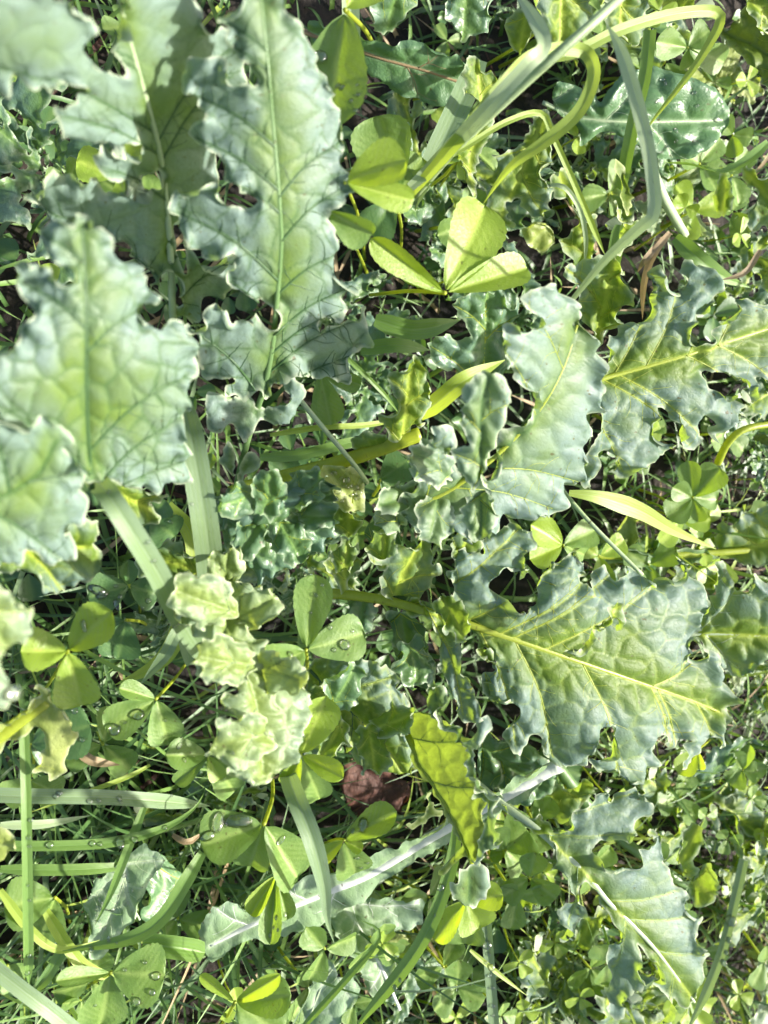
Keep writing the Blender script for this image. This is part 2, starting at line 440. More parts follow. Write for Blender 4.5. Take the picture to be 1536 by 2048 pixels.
    def normals(c):
        fn = np.cross(c[tris[:, 1]] - c[tris[:, 0]], c[tris[:, 2]] - c[tris[:, 0]])
        vn = np.zeros_like(c)
        for k in range(3): np.add.at(vn, tris[:, k], fn)
        return vn / (np.linalg.norm(vn, axis=1)[:, None] + 1e-15)
    vn = normals(co)
    wE = np.clip(1 - e / band, 0, 1) ** 1.6
    nA = nz(V2, lam, seed); nB = nz(V2, lam * 0.55, seed + 5); nC = nz(V2, lam * 3.2, seed + 17)
    disp = puff * RELIEF * (0.8 * q + 2.2 * qbig) * fade + ruffle * 1.35 * wE * (nA * 1.9 + nB * 0.9) + cup * np.clip(dm / 150, 0, 2) ** 1.4 * 60 + wave * nC * np.clip(dm / 60, 0, 1)
    # rolled-in margin: pull the edge back over the blade where the noise is positive
    inw = V2 - enear; inw /= (np.linalg.norm(inw, axis=1)[:, None] + 1e-6)
    grad_bad = e < 0.6
    rb = curl * 2.3
    rf = np.clip(nz(V2, lam * 1.1, seed + 41) * 3.2 + 0.15, 0, 1)
    th = np.maximum(rf * 3.1, 1e-3)
    xo = np.clip(rb - e, 0, rb)
    rho = rb / th
    roll_in = xo - rho * np.sin(xo / rho); roll_up = rho * (1 - np.cos(xo / rho))
    # boundary vertices: inward direction from outline normal
    if grad_bad.any():
        ii = np.argmin(((V2[grad_bad][:, None] - ol[None]) ** 2).sum(2), axis=1)
        inw[grad_bad] = -nrm[ii]
    sh = PN(V2[:, 0] + inw[:, 0] * 4, V2[:, 1] + inw[:, 1] * 4, h0) - co
    sh /= (np.linalg.norm(sh, axis=1)[:, None] + 1e-12)
    co = co + vn * (disp * mp)[:, None] + sh * (roll_in * mp)[:, None] + vn * (roll_up * mp)[:, None]
    pc = np.c_[V2 / 100.0, np.full(len(V2), seed * 1.7)]
    o = mesh_obj(name, co, tris.tolist(), mat, parent, attrs={'vein': vein, 'edge': edge, 'rim': rim, 'pc': pc})
    if label: o['label'] = label
    HEROES.append(o)
    if lats and sv:
        bv = BVHTree.FromPolygons([Vector(c) for c in co], [tuple(int(i) for i in t_) for t_ in tris])
        lines = [(l_, sv, sv * 0.35) for l_ in lats]
        for l_ in lats:
            lr = resample(l_, 6.0)
            for side_ in (1, -1):
                i_ = 3 + rg.randint(0, 4)
                while i_ < len(lr) - 2:
                    p_ = lr[i_].copy(); d_ = lr[i_] - lr[i_ - 2]; a_ = math.atan2(d_[1], d_[0]) + side_ * rg.uniform(0.7, 1.1)
                    ln = [p_.copy()]; n_ = rg.randint(4, 9)
                    for _ in range(n_):
                        a_ += rg.uniform(-0.35, 0.35); p_ = p_ + 7.0 * np.array([math.cos(a_), math.sin(a_)]); ln.append(p_.copy())
                    lines.append((np.array(ln), sv * 0.5, sv * 0.2)); i_ += rg.randint(5, 9)
        vc, vf, vp = [], [], []
        for l_, w0, w1 in lines:
            lr = resample(l_, 5.0); run = []
            runs = []
            for k_, p_ in enumerate(lr):
                dd = (P(p_[0], p_[1], 0.0) - CAMP).normalized(); hit = bv.ray_cast(CAMP, dd)[0]
                if hit is None or (run and (hit - run[-1][0]).length > 0.004):
                    if len(run) > 2: runs.append(run)
                    run = []
                if hit is not None: run.append((hit, w0 + (w1 - w0) * k_ / len(lr), p_))
            if len(run) > 2: runs.append(run)
            for run in runs:
                mq = [((r_[0] - CAMP).dot(F)) / FPX for r_ in run]
                c3, f3 = tube_geo([r_[0] for r_ in run], [r_[1] * q_ for r_, q_ in zip(run, mq)], 5, 0.6)
                o3 = len(vc); vc += c3; vf += [tuple(i + o3 for i in f_) for f_ in f3]; vp += [(r_[2][0] / 100, r_[2][1] / 100, 0) for r_ in run for _ in range(5)]
        if vc:
            N3 = len(vc)
            v3 = mesh_obj('side_veins', vc, vf, veinmat or ribmat or RIB, None, attrs={'vein': np.zeros(N3), 'edge': np.full(N3, .5), 'rim': np.zeros(N3), 'pc': vp})
            v3.parent = o; v3.matrix_parent_inverse = Matrix.Identity(4)
    # midrib and leaf stalk as a real rod set into the blade
    if ribmat is not None:
        rr = resample(catmull(rib, 6), 9.0)
        hz = H(rr); p3 = PN(rr[:, 0], rr[:, 1], hz); m3 = ((p3 - C_) @ F_) / FPX
        ins = inside(rr, ol)
        k = np.linspace(0, 1, len(rr))
        rad = (ribw[0] * (1 - k) + ribw[1] * k) * m3
        vz = np.array([0, 0, 1.0])
        p3 = p3 + vz * (rad * riblift - np.where(ins, 0.25, 0.0) * rad)[:, None]
        c2, f2 = tube_geo([Vector(p) for p in p3], list(rad), 8, 0.5)
        n2 = len(c2)
        r2 = mesh_obj('midrib', c2, f2, ribmat, None, attrs={'vein': np.zeros(n2), 'edge': np.full(n2, 0.5), 'rim': np.zeros(n2),
                      'pc': np.c_[np.repeat(rr / 100.0, 8, 0), np.tile(np.linspace(0, 0.2, 8), len(rr))]})
        r2.parent = o
        r2.matrix_parent_inverse = Matrix.Identity(4)
        # o sits under `parent` with an inverse, so its world matrix is identity
    return o

def plant(name, px, py, label, cat='plant', group=None):
    return empty(name, P(px, py, 0.0), label, cat, group)

# ================================================================== the main rosette
ROS = plant('lobed_rosette_plant', 430, 1150, 'large blue-green rosette with broad curly lobed leaves filling the middle')

blade('leaf', ROS, "560,-30 575,25 600,45 608,70 625,85 632,115 630,135 648,150 665,175 665,205 678,225 692,275 678,310 695,365 685,395 655,415 660,440 675,465 685,520 683,545 712,560 712,583 687,592 692,622 650,636 642,650 690,640 738,618 733,655 744,690 705,706 708,745 680,755 650,740 625,757 585,735 552,765 530,790 519,775 500,790 482,797 447,784 462,752 410,760 397,720 387,685 372,648 400,640 415,608 450,610 465,636 500,615 530,650 556,640 548,618 492,597 452,565 470,515 455,500 415,515 380,505 367,470 345,450 340,400 360,375 410,362 445,370 458,405 490,418 515,400 480,385 475,367 447,360 450,330 440,312 415,300 375,270 395,245 415,230 395,210 365,185 368,145 380,120 415,113 450,120 465,152 505,172 515,158 480,115 445,85 455,60 435,40 445,15 465,0 470,-60 530,-90",
      "470,985 485,920 498,870 512,825 530,770 545,690 552,620 562,500 560,420 548,270 536,130 528,50 520,-50",
      [(470, 985, .055), (512, 825, .09), (548, 640, .122), (562, 420, .15), (540, 150, .168), (520, -60, .178), (690, 300, .150), (370, 450, .142), (390, 180, .158), (720, 640, .112), (400, 720, .112), (625, 85, .165)],
      KALE_NEAR, puff=2.4, ruffle=15, curl=9, lam=50, band=46, teeth=3.0, tl=52, cell=66, seed=3, ribw=(7, 2.2), ribmat=RIB_DARK, veinmat=VEIN_DARK, tert=0.8, veinw=3.8, sv=3.2, label='tall pale leaf with dark side veins and wavy left margin')
L1S = blade('leaf', ROS, "535,815 565,800 567,775 582,752 612,780 607,810 580,850 550,850 520,840 505,865 485,882 465,850 447,862 415,860 412,835 400,815 420,782 460,795 500,792 512,812",
      "512,830 512,815", [(512, 825, .09), (600, 780, .095), (410, 820, .094), (485, 882, .088), (560, 850, .09)], KALE_NEAR, puff=3, ruffle=6, curl=6, cell=46, seed=4, teeth=3, lat=False, label='pair of small ear lobes at the foot of the tall pale leaf')
blade('leaf', ROS, "470,905 455,880 447,905 437,918 450,935 465,955 478,945 485,925 500,905 518,918 505,930 490,950 480,960 470,940", "478,950 482,900",
      [(470, 900, .075), (480, 960, .07), (520, 915, .074), (440, 920, .074)], KALE_NEAR, puff=2, ruffle=4, curl=3, cell=30, seed=5, teeth=2, lat=False, label='tiny star-shaped lobes low on a stalk')
blade('leaf', ROS, "210,-60 228,0 228,40 222,80 228,108 250,140 225,150 205,128 178,100 182,75 175,40 150,5 90,-25 -40,-40 -60,100 -30,172 0,176 35,160 65,170 95,193 120,178 150,170 162,190 150,208 108,222 118,245 130,265 170,290 200,282 232,306 250,280 268,270 280,262 262,285 215,300 190,325 212,345 240,360 275,381 295,352 312,336 322,352 300,372 240,358 212,386 190,360 155,340 145,362 120,360 90,340 60,352 50,400 85,425 100,448 160,460 225,480 250,505 280,530 305,587 300,602 325,566 336,540 348,620 360,640 385,640 402,612 440,590 470,530 455,500 420,515 385,500 372,475 365,540 355,520 352,470 372,440 420,440 455,430 430,395 440,310 480,200 470,80 410,40 372,-20",
      "360,760 352,690 345,620 341,510 332,400 320,310 300,225 265,100 238,0 228,-50",
      [(345, 640, .095), (332, 400, .122), (300, 225, .145), (238, 0, .178), (30, 120, .190), (150, 250, .168), (80, 390, .128), (280, 560, .108), (450, 150, .140), (440, 560, .100), (360, 760, .07)],
      KALE_NEAR, puff=2.8, ruffle=16, curl=9, lam=52, band=46, teeth=3.0, tl=52, cell=62, seed=8, ribw=(8, 4), ribmat=RIB_PALE, veinmat=VEIN_DARK, sv=2.6, tert=0.3, label='broad leaf at the upper left, half in the shade of its neighbour')
blade('leaf', ROS, "120,432 150,425 190,440 215,465 225,490 240,510 265,510 285,540 295,575 301,605 288,620 300,640 318,652 335,636 360,645 384,684 393,730 380,770 385,820 368,845 377,890 385,925 370,968 345,964 325,980 280,975 240,966 200,958 178,958 150,950 90,940 30,900 -30,880 -50,780 -30,700 0,690 37,678 40,655 70,630 50,600 30,575 27,535 50,510 85,515 110,545 140,560 130,540 100,510 80,470 95,445",
      "190,1010 182,960 178,910 174,850 172,760 172,640 168,520 164,455",
      [(182, 950, .150), (172, 760, .172), (170, 600, .182), (165, 440, .186), (380, 780, .152), (290, 560, .172), (40, 550, .180), (0, 760, .180), (370, 950, .132), (-20, 850, .176), (300, 740, .168)],
      KALE_NEAR, puff=4.2, ruffle=19, curl=10, lam=44, band=46, teeth=3.2, tl=46, cell=56, seed=12, ribw=(6, 3), ribmat=VEIN_DARK, sv=3.4, tert=0.8, veinw=4.2, label='puckered leaf at the left edge, closest to the viewer')
blade('leaf', ROS, "-60,790 0,822 50,838 95,830 122,846 146,876 135,905 172,920 182,948 160,975 178,1004 160,1040 140,1060 152,1090 128,1118 92,1122 60,1098 28,1128 -20,1130 -60,1080",
      "-60,1010 20,985 80,940 110,880", [(-40, 1000, .175), (170, 940, .168), (100, 840, .182), (20, 1120, .160), (130, 1110, .152)],
      KALE_NEAR, puff=4.2, ruffle=13, curl=10, lam=50, band=48, teeth=2.2, tl=44, cell=52, seed=15, veinmat=VEIN_DARK, sv=3.2, tert=0.4, veinw=4, label='blurred leaf against the left edge below the puckered one')
blade('leaf', ROS, "-60,1060 40,1040 120,1030 190,1040 196,1062 190,1085 207,1120 190,1150 157,1156 150,1174 110,1186 65,1180 66,1156 30,1136 -20,1148 -60,1140",
      "-50,1100 60,1100 170,1090", [(-40, 1100, .140), (190, 1060, .130), (110, 1180, .122), (40, 1040, .140)],
      KALE, puff=6, ruffle=9, curl=8, lam=46, cell=48, seed=17, tert=0.4, label='toothed leaf end at the left edge under the blurred one')
blade('leaf', ROS, "-60,1150 0,1172 58,1208 70,1232 48,1282 20,1300 2,1330 38,1372 12,1402 -10,1420 -60,1420", "-60,1200 -20,1240 10,1290",
      [(-50, 1200, .190), (60, 1220, .185), (20, 1390, .180), (-50, 1400, .186)], KALE_PALE, puff=6, ruffle=12, curl=9, cell=46, seed=19, tert=0.3, label='strongly blurred pale leaf margin at the left edge')
blade('leaf', ROS, "195,955 260,965 330,980 322,1000 300,1010 320,1030 290,1050 262,1046 258,1020 220,1020 195,1000", "190,960 300,1020",
      [(195, 960, .115), (320, 1000, .10), (290, 1050, .095), (220, 1020, .11)], KALE, puff=4, ruffle=6, curl=5, cell=40, seed=21, label='small shaded lobe below the puckered leaf')

# --- the big sharp leaf pointing right
blade('leaf', ROS, "833,1190 868,1202 895,1195 908,1175 888,1158 898,1120 888,1095 913,1085 948,1108 963,1082 983,1065 1023,1047 1045,1046 1068,1062 1070,1095 1050,1112 1056,1140 1040,1158 1010,1150 985,1166 1000,1195 1030,1210 1060,1200 1073,1185 1068,1165 1085,1118 1115,1116 1133,1097 1163,1115 1175,1140 1163,1165 1180,1172 1185,1145 1203,1130 1220,1160 1233,1135 1253,1130 1273,1150 1303,1166 1318,1176 1323,1150 1350,1147 1363,1115 1383,1125 1382,1150 1403,1165 1408,1200 1403,1235 1383,1250 1375,1275 1383,1305 1405,1300 1428,1306 1440,1335 1450,1370 1463,1388 1453,1413 1448,1448 1443,1473 1433,1498 1413,1483 1390,1505 1368,1534 1350,1528 1363,1498 1366,1470 1350,1490 1338,1503 1325,1468 1312,1478 1322,1528 1298,1548 1278,1568 1243,1570 1223,1553 1205,1548 1178,1523 1205,1495 1213,1458 1185,1478 1173,1513 1153,1528 1118,1533 1078,1513 1083,1478 1066,1468 1035,1498 1003,1468 1018,1443 1022,1408 988,1403 968,1383 963,1355 985,1330 975,1300 950,1318 958,1283 935,1270 920,1290 925,1330 945,1370 962,1425 935,1442 910,1415 890,1362 876,1310 868,1245 850,1235 800,1225",
      "640,1185 700,1190 768,1200 843,1220 978,1262 1118,1310 1200,1338 1293,1370 1380,1400 1440,1425",
      [(640, 1185, .058), (768, 1200, .074), (843, 1220, .086), (978, 1262, .096), (1118, 1310, .098), (1293, 1370, .094), (1440, 1425, .082), (1030, 1060, .090), (1250, 1140, .094), (1390, 1180, .088), (1040, 1480, .090), (1240, 1550, .090), (1400, 1500, .080), (900, 1100, .094), (900, 1400, .082)],
      KALE, sp=4.0, puff=3.6, ruffle=15, curl=8.5, lam=44, band=48, teeth=3.5, tl=30, cell=46, seed=23, ribw=(11, 2.2), ribmat=RIB, tert=0.3, veinw=2.2, wave=22, sv=1.7, label='large sharp leaf with a yellow midrib pointing right')
blade('lobe', ROS, "645,1130 660,1108 675,1095 693,1080 712,1105 732,1106 722,1140 692,1162 697,1186 680,1186 672,1160", "688,1186 690,1100",
      [(645, 1130, .074), (695, 1080, .078), (732, 1106, .076), (688, 1186, .060)], KALE, puff=3, ruffle=5, curl=5, cell=36, seed=24, teeth=2.5, label='small three-pointed lobe on the yellow midrib')
blade('lobe', ROS, "737,1110 768,1118 798,1078 825,1080 848,1068 868,1090 860,1120 880,1126 882,1150 863,1160 874,1182 850,1180 830,1195 800,1196 778,1202 760,1175 772,1140 750,1130", "788,1202 800,1160 835,1090",
      [(740, 1110, .092), (850, 1070, .088), (880, 1150, .084), (780, 1200, .076)], KALE, puff=4, ruffle=8, curl=6, cell=38, seed=25, teeth=3, label='toothed lobe above the yellow midrib')
blade('lobe', ROS, "770,1228 780,1280 782,1345 800,1372 825,1366 845,1378 868,1364 873,1325 858,1280 855,1236 810,1222", "800,1222 815,1290 830,1370",
      [(800, 1222, .064), (782, 1345, .058), (868, 1364, .060), (855, 1236, .066)], KALE_SHADE, puff=5, ruffle=8, curl=6, cell=36, seed=26, teeth=3.5, label='shaded lobe hanging below the yellow midrib')
blade('lobe', ROS, "1120,1308 1135,1285 1165,1275 1180,1235 1205,1232 1225,1208 1245,1205 1250,1225 1243,1262 1230,1260 1222,1245 1195,1265 1175,1290 1150,1292 1132,1312", "1135,1302 1190,1262 1240,1215",
      [(1130, 1305, .112), (1190, 1262, .120), (1240, 1215, .122), (1200, 1232, .121), (1230, 1260, .119)], KALE, puff=3, ruffle=8, curl=9, lam=34, cell=36, seed=27, teeth=3, tert=0.4, label='folded-over lobe on top of the large sharp leaf')
blade('lobe', ROS, "950,1318 958,1284 985,1298 1005,1330 1010,1370 995,1400 970,1390 962,1360 975,1335", "990,1395 978,1340 960,1300", [(950, 1310, .094), (1005, 1330, .092), (990, 1400, .088), (965, 1370, .09)],
      KALE, puff=4, ruffle=8, curl=9, cell=34, seed=28, teeth=3, label='upturned lobe edge near the foot of the large sharp leaf')

# --- the near blurred leaf right of centre
blade('leaf', ROS, "1043,595 1073,575 1098,565 1128,585 1163,625 1178,670 1190,710 1193,750 1194,805 1178,835 1182,865 1168,895 1176,920 1173,950 1158,980 1130,975 1130,1000 1113,1025 1083,1042 1048,1030 1036,1046 1010,1040 983,1066 963,1056 953,1080 930,1098 920,1080 873,1060 843,1065 813,1050 793,1010 823,980 818,930 812,895 848,880 858,855 893,850 915,878 905,915 930,950 980,930 1000,880 1030,850 1055,815 1038,770 1018,730 998,690 1015,645 1050,648 1066,632 1048,612",
      "830,1010 880,990 930,960 1000,905 1075,825 1125,740 1155,650",
      [(830, 1010, .116), (930, 960, .124), (1000, 900, .130), (1100, 790, .138), (1110, 590, .150), (1190, 780, .126), (1160, 960, .108), (1060, 1035, .112), (850, 880, .134), (900, 1070, .112), (1010, 680, .156)],
      KALE_NEAR, puff=3.4, ruffle=16, curl=9, lam=46, band=46, teeth=3.2, tl=46, cell=58, seed=31, ribw=(6, 2.5), ribmat=RIB, tert=0.45, veinw=3.6, label='broad blurred leaf right of the centre, tip curling up')
blade('lobe', ROS, "903,902 933,876 908,826 918,785 943,755 978,740 1008,755 1020,800 1005,850 985,900 974,945 986,990 972,982 962,955 948,985 938,968 918,940", "965,940 960,880 965,800 975,755",
      [(910, 900, .150), (980, 745, .168), (1015, 800, .162), (975, 985, .142), (915, 800, .162)], KALE_NEAR, puff=5, ruffle=7, curl=8, cell=48, seed=32, teeth=3, tert=0.3, label='folded side lobe in front of the blurred leaf')
blade('lobe', ROS, "745,1000 760,985 790,990 812,1010 815,1040 800,1070 770,1062 745,1055 735,1030", "800,1050 760,1010", [(745, 1000, .11), (815, 1010, .108), (770, 1060, .10)], KALE_NEAR, puff=4, ruffle=6, curl=5, cell=40, seed=33, label='small lobe at the foot of the blurred leaf')
blade('leaf', ROS, "768,850 740,830 752,816 785,805 778,756 803,732 823,710 848,720 853,755 865,770 863,805 843,835 850,850 823,862 800,882 780,878", "800,890 810,830 822,730",
      [(800, 885, .07), (823, 712, .088), (865, 780, .082), (745, 825, .078)], KALE, puff=4, ruffle=7, curl=6, cell=38, seed=34, teeth=3, label='narrow upright lobe on the yellow stalk above the centre')
blade('leaf', ROS, "700,880 720,862 760,868 790,885 760,900 720,905", "840,868 740,905 640,935 540,960 460,985", [(840, 868, .072), (640, 935, .058), (460, 985, .045), (720, 862, .066), (790, 885, .07)], KALE, puff=2, ruffle=3, curl=3,
      cell=30, seed=35, ribw=(15, 13), ribmat=RIB, lat=False, label='thick yellow stalk with a small leaf flap')

# --- right leaf
blade('leaf', ROS, "1205,690 1230,665 1253,640 1275,630 1290,612 1286,565 1308,533 1328,545 1333,575 1358,570 1368,520 1398,530 1423,535 1443,570 1433,595 1433,620 1400,632 1386,645 1390,680 1413,685 1433,645 1453,620 1478,590 1518,610 1580,600 1600,700 1580,790 1536,778 1518,755 1505,775 1493,797 1478,765 1455,770 1425,742 1408,752 1418,775 1450,782 1488,820 1473,845 1448,865 1423,892 1428,845 1408,830 1403,870 1383,902 1343,875 1343,830 1313,812 1308,840 1315,868 1338,885 1308,925 1268,950 1248,956 1223,945 1223,910 1208,900 1198,930 1193,962 1168,976 1175,900 1185,840 1190,760",
      "1150,775 1195,760 1293,733 1380,708 1460,682 1590,640",
      [(1195, 760, .095), (1380, 705, .103), (1560, 650, .104), (1310, 540, .102), (1500, 600, .106), (1240, 950, .094), (1430, 880, .090), (1520, 770, .096), (1200, 690, .096)],
      KALE, puff=3.4, ruffle=15, curl=8.5, lam=44, band=46, teeth=4, tl=30, cell=46, seed=37, ribw=(6, 2.5), ribmat=RIB, tert=0.25, veinw=2.2, label='broad leaf at the right edge with a thin yellow midrib')
blade('leaf', ROS, "1120,524 1150,530 1183,510 1208,505 1238,515 1258,536 1250,560 1268,600 1243,620 1248,645 1218,660 1200,700 1170,705 1165,640 1140,610 1135,570 1128,545", "1180,700 1205,620 1225,520",
      [(1180, 700, .07), (1125, 525, .092), (1240, 515, .098), (1260, 600, .088)], KALE, puff=4.5, ruffle=10, curl=9, cell=40, seed=39, teeth=4, label='leaf tip left of the right-hand leaf')
blade('leaf', ROS, "903,592 933,578 968,567 1003,565 1008,595 1036,600 1043,630 1020,650 1018,690 1000,740 960,765 930,780 902,742 872,732 858,692 880,660 915,680 933,655 913,622", "950,800 968,720 972,580",
      [(950, 800, .05), (970, 570, .078), (1040, 620, .074), (870, 700, .066)], KALE_SHADE, puff=5, ruffle=10, curl=8, cell=40, seed=41, teeth=4, ribw=(4, 2), ribmat=RIB, label='dark leaf behind the blurred leaf, above the centre')

# --- curly young leaves
blade('leaf', ROS, "425,985 445,970 470,972 490,965 525,950 555,966 580,958 592,985 605,950 630,950 655,955 668,980 664,1005 645,1040 650,1060 640,1082 615,1105 575,1125 540,1135 510,1152 495,1130 465,1105 445,1082 435,1035", "430,1100 500,1075 570,1035 650,985",
      [(440, 1090, .080), (660, 970, .084), (470, 970, .096), (600, 1110, .078), (550, 1040, .096)], KALE_SHADE, sp=4.0, puff=9, ruffle=22, curl=9, lam=30, band=42, teeth=5, tl=22, cell=34, seed=43, ribw=(4, 2), ribmat=RIB_DARK, label='dark crinkled young leaf near the centre')
blade('leaf', ROS, "440,1110 465,1102 490,1130 480,1168 495,1182 515,1165 545,1190 545,1220 525,1235 500,1250 500,1270 520,1282 525,1315 550,1310 562,1330 600,1345 616,1370 614,1423 596,1456 600,1478 580,1528 550,1553 505,1576 475,1573 450,1543 465,1518 445,1493 440,1478 480,1448 440,1428 435,1398 460,1378 440,1365 400,1356 394,1310 415,1290 394,1266 350,1250 350,1220 370,1210 355,1180 380,1160 410,1150 430,1158",
      "455,1130 450,1200 465,1290 510,1400 525,1540", [(455, 1120, .100), (370, 1220, .125), (540, 1200, .118), (465, 1300, .136), (610, 1380, .126), (525, 1550, .138), (440, 1400, .142), (450, 1490, .142)],
      KALE_PALE, sp=4.2, puff=6, ruffle=13, curl=8, lam=36, band=40, teeth=4, tl=26, cell=36, seed=45, tert=0.5, veinmat=VEIN_DARK, sv=1.2, label='pale crinkled young leaf arching down left of the centre')
blade('leaf', ROS, "270,1120 300,1085 345,1080 390,1095 420,1110 400,1150 370,1160 350,1185 310,1160 285,1150", "420,1150 350,1125 290,1115", [(280, 1120, .06), (400, 1100, .068), (370, 1180, .065)], KALE, puff=6, ruffle=8, curl=8, cell=32, seed=46, teeth=4, label='small crinkled leaf behind the broad grass blade')
blade('leaf', ROS, "620,1330 650,1312 680,1310 740,1320 790,1345 815,1400 805,1425 823,1488 830,1518 818,1548 788,1555 768,1540 750,1533 720,1528 695,1508 692,1482 675,1493 665,1513 630,1513 605,1490 625,1448 612,1398", "620,1340 700,1420 760,1480 805,1540",
      [(620, 1330, .070), (700, 1400, .082), (805, 1430, .078), (800, 1540, .070), (630, 1500, .066)], KALE, sp=4.2, puff=5.5, ruffle=12, curl=8, lam=34, band=40, teeth=4, tl=26, cell=34, seed=47, ribw=(4, 2), ribmat=VEIN_DARK, label='crinkled young leaf below the yellow midrib')
blade('leaf', ROS, "950,1470 1000,1462 1060,1490 1110,1535 1105,1575 1080,1600 1030,1605 1000,1590 960,1570 940,1520", "930,1440 1000,1520 1090,1570", [(950, 1470, .05), (1100, 1540, .058), (1000, 1590, .05)], KALE_SHADE, puff=6, ruffle=10, curl=8, cell=36, seed=49, label='dark leaf in the shade under the large sharp leaf')

# --- back-lit leaf seen from below, margin curled over
blade('leaf', ROS, "806,1424 848,1416 880,1425 905,1448 933,1470 945,1500 950,1545 975,1590 980,1640 975,1690 955,1728 928,1714 890,1748 878,1742 905,1712 922,1696 908,1658 888,1618 858,1573 828,1523 822,1488 812,1450",
      "815,1470 850,1540 900,1620 935,1700 945,1728", [(810, 1430, .085), (930, 1470, .118), (850, 1540, .100), (975, 1620, .125), (945, 1720, .108), (890, 1745, .098)],
      KALE_BACK, puff=4, ruffle=6, curl=4, cell=40, seed=51, ribw=(7, 4), ribmat=RIB, veinmat=RIB_DARK, tert=0.35, teeth=2, cup=0.0, label='yellow-green back-lit leaf seen from below')
blade('lobe', ROS, "858,1365 883,1353 895,1395 890,1428 910,1446 935,1466 950,1450 963,1422 980,1440 970,1482 945,1505 952,1543 985,1572 1003,1552 1016,1568 1000,1602 988,1628 1003,1650 1002,1690 985,1708 972,1695 962,1730 948,1722 955,1690 966,1650 960,1610 945,1570 930,1540 928,1500 905,1470 870,1440 850,1410",
      "865,1380 900,1450 935,1510 965,1590 975,1700", [(870, 1370, .128), (930, 1470, .136), (965, 1440, .138), (985, 1575, .142), (1000, 1680, .134), (960, 1725, .122), (930, 1530, .138)],
      KALE_NEAR, puff=3, ruffle=12, curl=8, lam=32, cell=32, seed=52, teeth=4, tert=0.2, lat=False, label='pale ruffled margin curled over the back-lit leaf')
blade('lobe', ROS, "898,1776 915,1745 945,1728 975,1732 978,1755 968,1790 942,1812 912,1804", "940,1730 938,1800", [(905, 1770, .112), (975, 1740, .116), (940, 1810, .105)], KALE_NEAR, puff=3, ruffle=5, curl=5, cell=36, seed=53, lat=False, tert=0.3, label='rounded grey tip of the back-lit leaf')
blade('lobe', ROS, "856,1572 868,1610 888,1622 860,1634 842,1648 820,1654 814,1642 838,1636 852,1612", "862,1590 850,1635", [(860, 1575, .092), (885, 1620, .09), (818, 1648, .082)], KALE_BACK, puff=2, ruffle=4, curl=3, cell=30, seed=54, lat=False, label='small yellow side lobe of the back-lit leaf')

# --- lower right leaf
blade('leaf', ROS, "1013,1606 1068,1638 1078,1613 1090,1642 1128,1648 1148,1623 1183,1608 1188,1578 1218,1568 1230,1596 1263,1573 1288,1583 1303,1628 1268,1648 1268,1668 1248,1683 1203,1683 1184,1703 1226,1722 1268,1713 1278,1688 1308,1668 1323,1653 1338,1668 1328,1698 1340,1743 1353,1773 1370,1778 1373,1808 1398,1828 1388,1853 1398,1900 1415,1903 1403,1928 1418,1958 1398,1968 1388,2013 1363,2018 1345,1993 1340,2045 1318,2060 1310,2038 1332,1994 1308,1968 1288,1908 1275,1893 1283,1953 1253,1978 1248,2008 1223,2028 1208,2003 1228,1958 1213,1928 1223,1888 1216,1828 1188,1788 1170,1758 1156,1768 1168,1798 1163,1848 1138,1888 1118,1878 1124,1848 1113,1823 1136,1798 1118,1753 1095,1738 1108,1698 1066,1664 1006,1620",
      "920,1540 1003,1608 1068,1653 1118,1698 1168,1743 1218,1805 1268,1853 1318,1908 1390,2005",
      [(920, 1540, .055), (1003, 1608, .072), (1168, 1743, .092), (1318, 1908, .094), (1390, 2005, .084), (1290, 1600, .088), (1400, 1850, .084), (1130, 1870, .088), (1230, 2010, .084), (1330, 1680, .088)],
      KALE, sp=4.2, puff=1.9, ruffle=10, curl=8, lam=46, band=40, teeth=3.5, tl=30, cell=54, seed=57, ribw=(9, 2.5), ribmat=RIB_PALE, veinmat=RIB_DARK, sv=1.1, veinw=2.0, tert=0.2, wave=10, label='jagged leaf at the lower right with a pale midrib')
blade('leaf', ROS, "1383,1262 1418,1200 1433,1135 1453,1130 1468,1172 1498,1135 1530,1165 1580,1180 1590,1300 1528,1318 1493,1350 1443,1335 1390,1278", "1380,1270 1450,1268 1590,1275",
      [(1383, 1262, .055), (1450, 1135, .072), (1580, 1200, .075), (1490, 1345, .058)], KALE, puff=4.5, ruffle=10, curl=10, cell=44, seed=59, ribw=(3.5, 2), ribmat=RIB_PALE, label='leaf at the right edge behind the large sharp leaf')

# --- small frilled lobes crowding the young leaves and turned up along the margins
def frill(x, y, rx, ry, ang, h, mat, seed, rise=0.004):
    rg = np.random.RandomState(seed); n = 40; ca, sa = math.cos(R_(ang)), math.sin(R_(ang)); k = rg.randint(5, 8); ph = rg.uniform(0, 6)
    ol, an = [], []
    for i in range(n):
        t = 6.28319 * i / n
        r = 1.08 + 0.11 * math.sin(k * t + ph) + 0.05 * math.sin((2 * k + 1) * t + ph * 2) + rg.uniform(-.03, .03)
        u, v = r * rx * math.cos(t), r * ry * math.sin(t)
        ol.append((x + u * ca - v * sa, y + u * sa + v * ca))
    rib = [(x - rx * .95 * ca, y - rx * .95 * sa), (x + 3, y + 2), (x + rx * .8 * ca, y + rx * .8 * sa)]
    an = [(*rib[0], h - rise * 1.6), (x, y, h + rise * 0.4), (*rib[2], h + rise * rg.uniform(-1, 1.6)), (x - ry * sa, y + ry * ca, h + rise * rg.uniform(-.8, 1.2)), (x + ry * sa, y - ry * ca, h + rise * rg.uniform(-.8, 1.2))]
    blade('lobe', ROS, ol, rib, an, mat, sp=4.6, cell=34, puff=4.2, ruffle=8, curl=5, lam=36, band=30, teeth=2.4, tl=26, seed=seed, veinw=2.2, tert=0.3, sv=0.9, smoothn=2, veinmat=VEIN_DARK if mat is KALE_PALE else RIB)
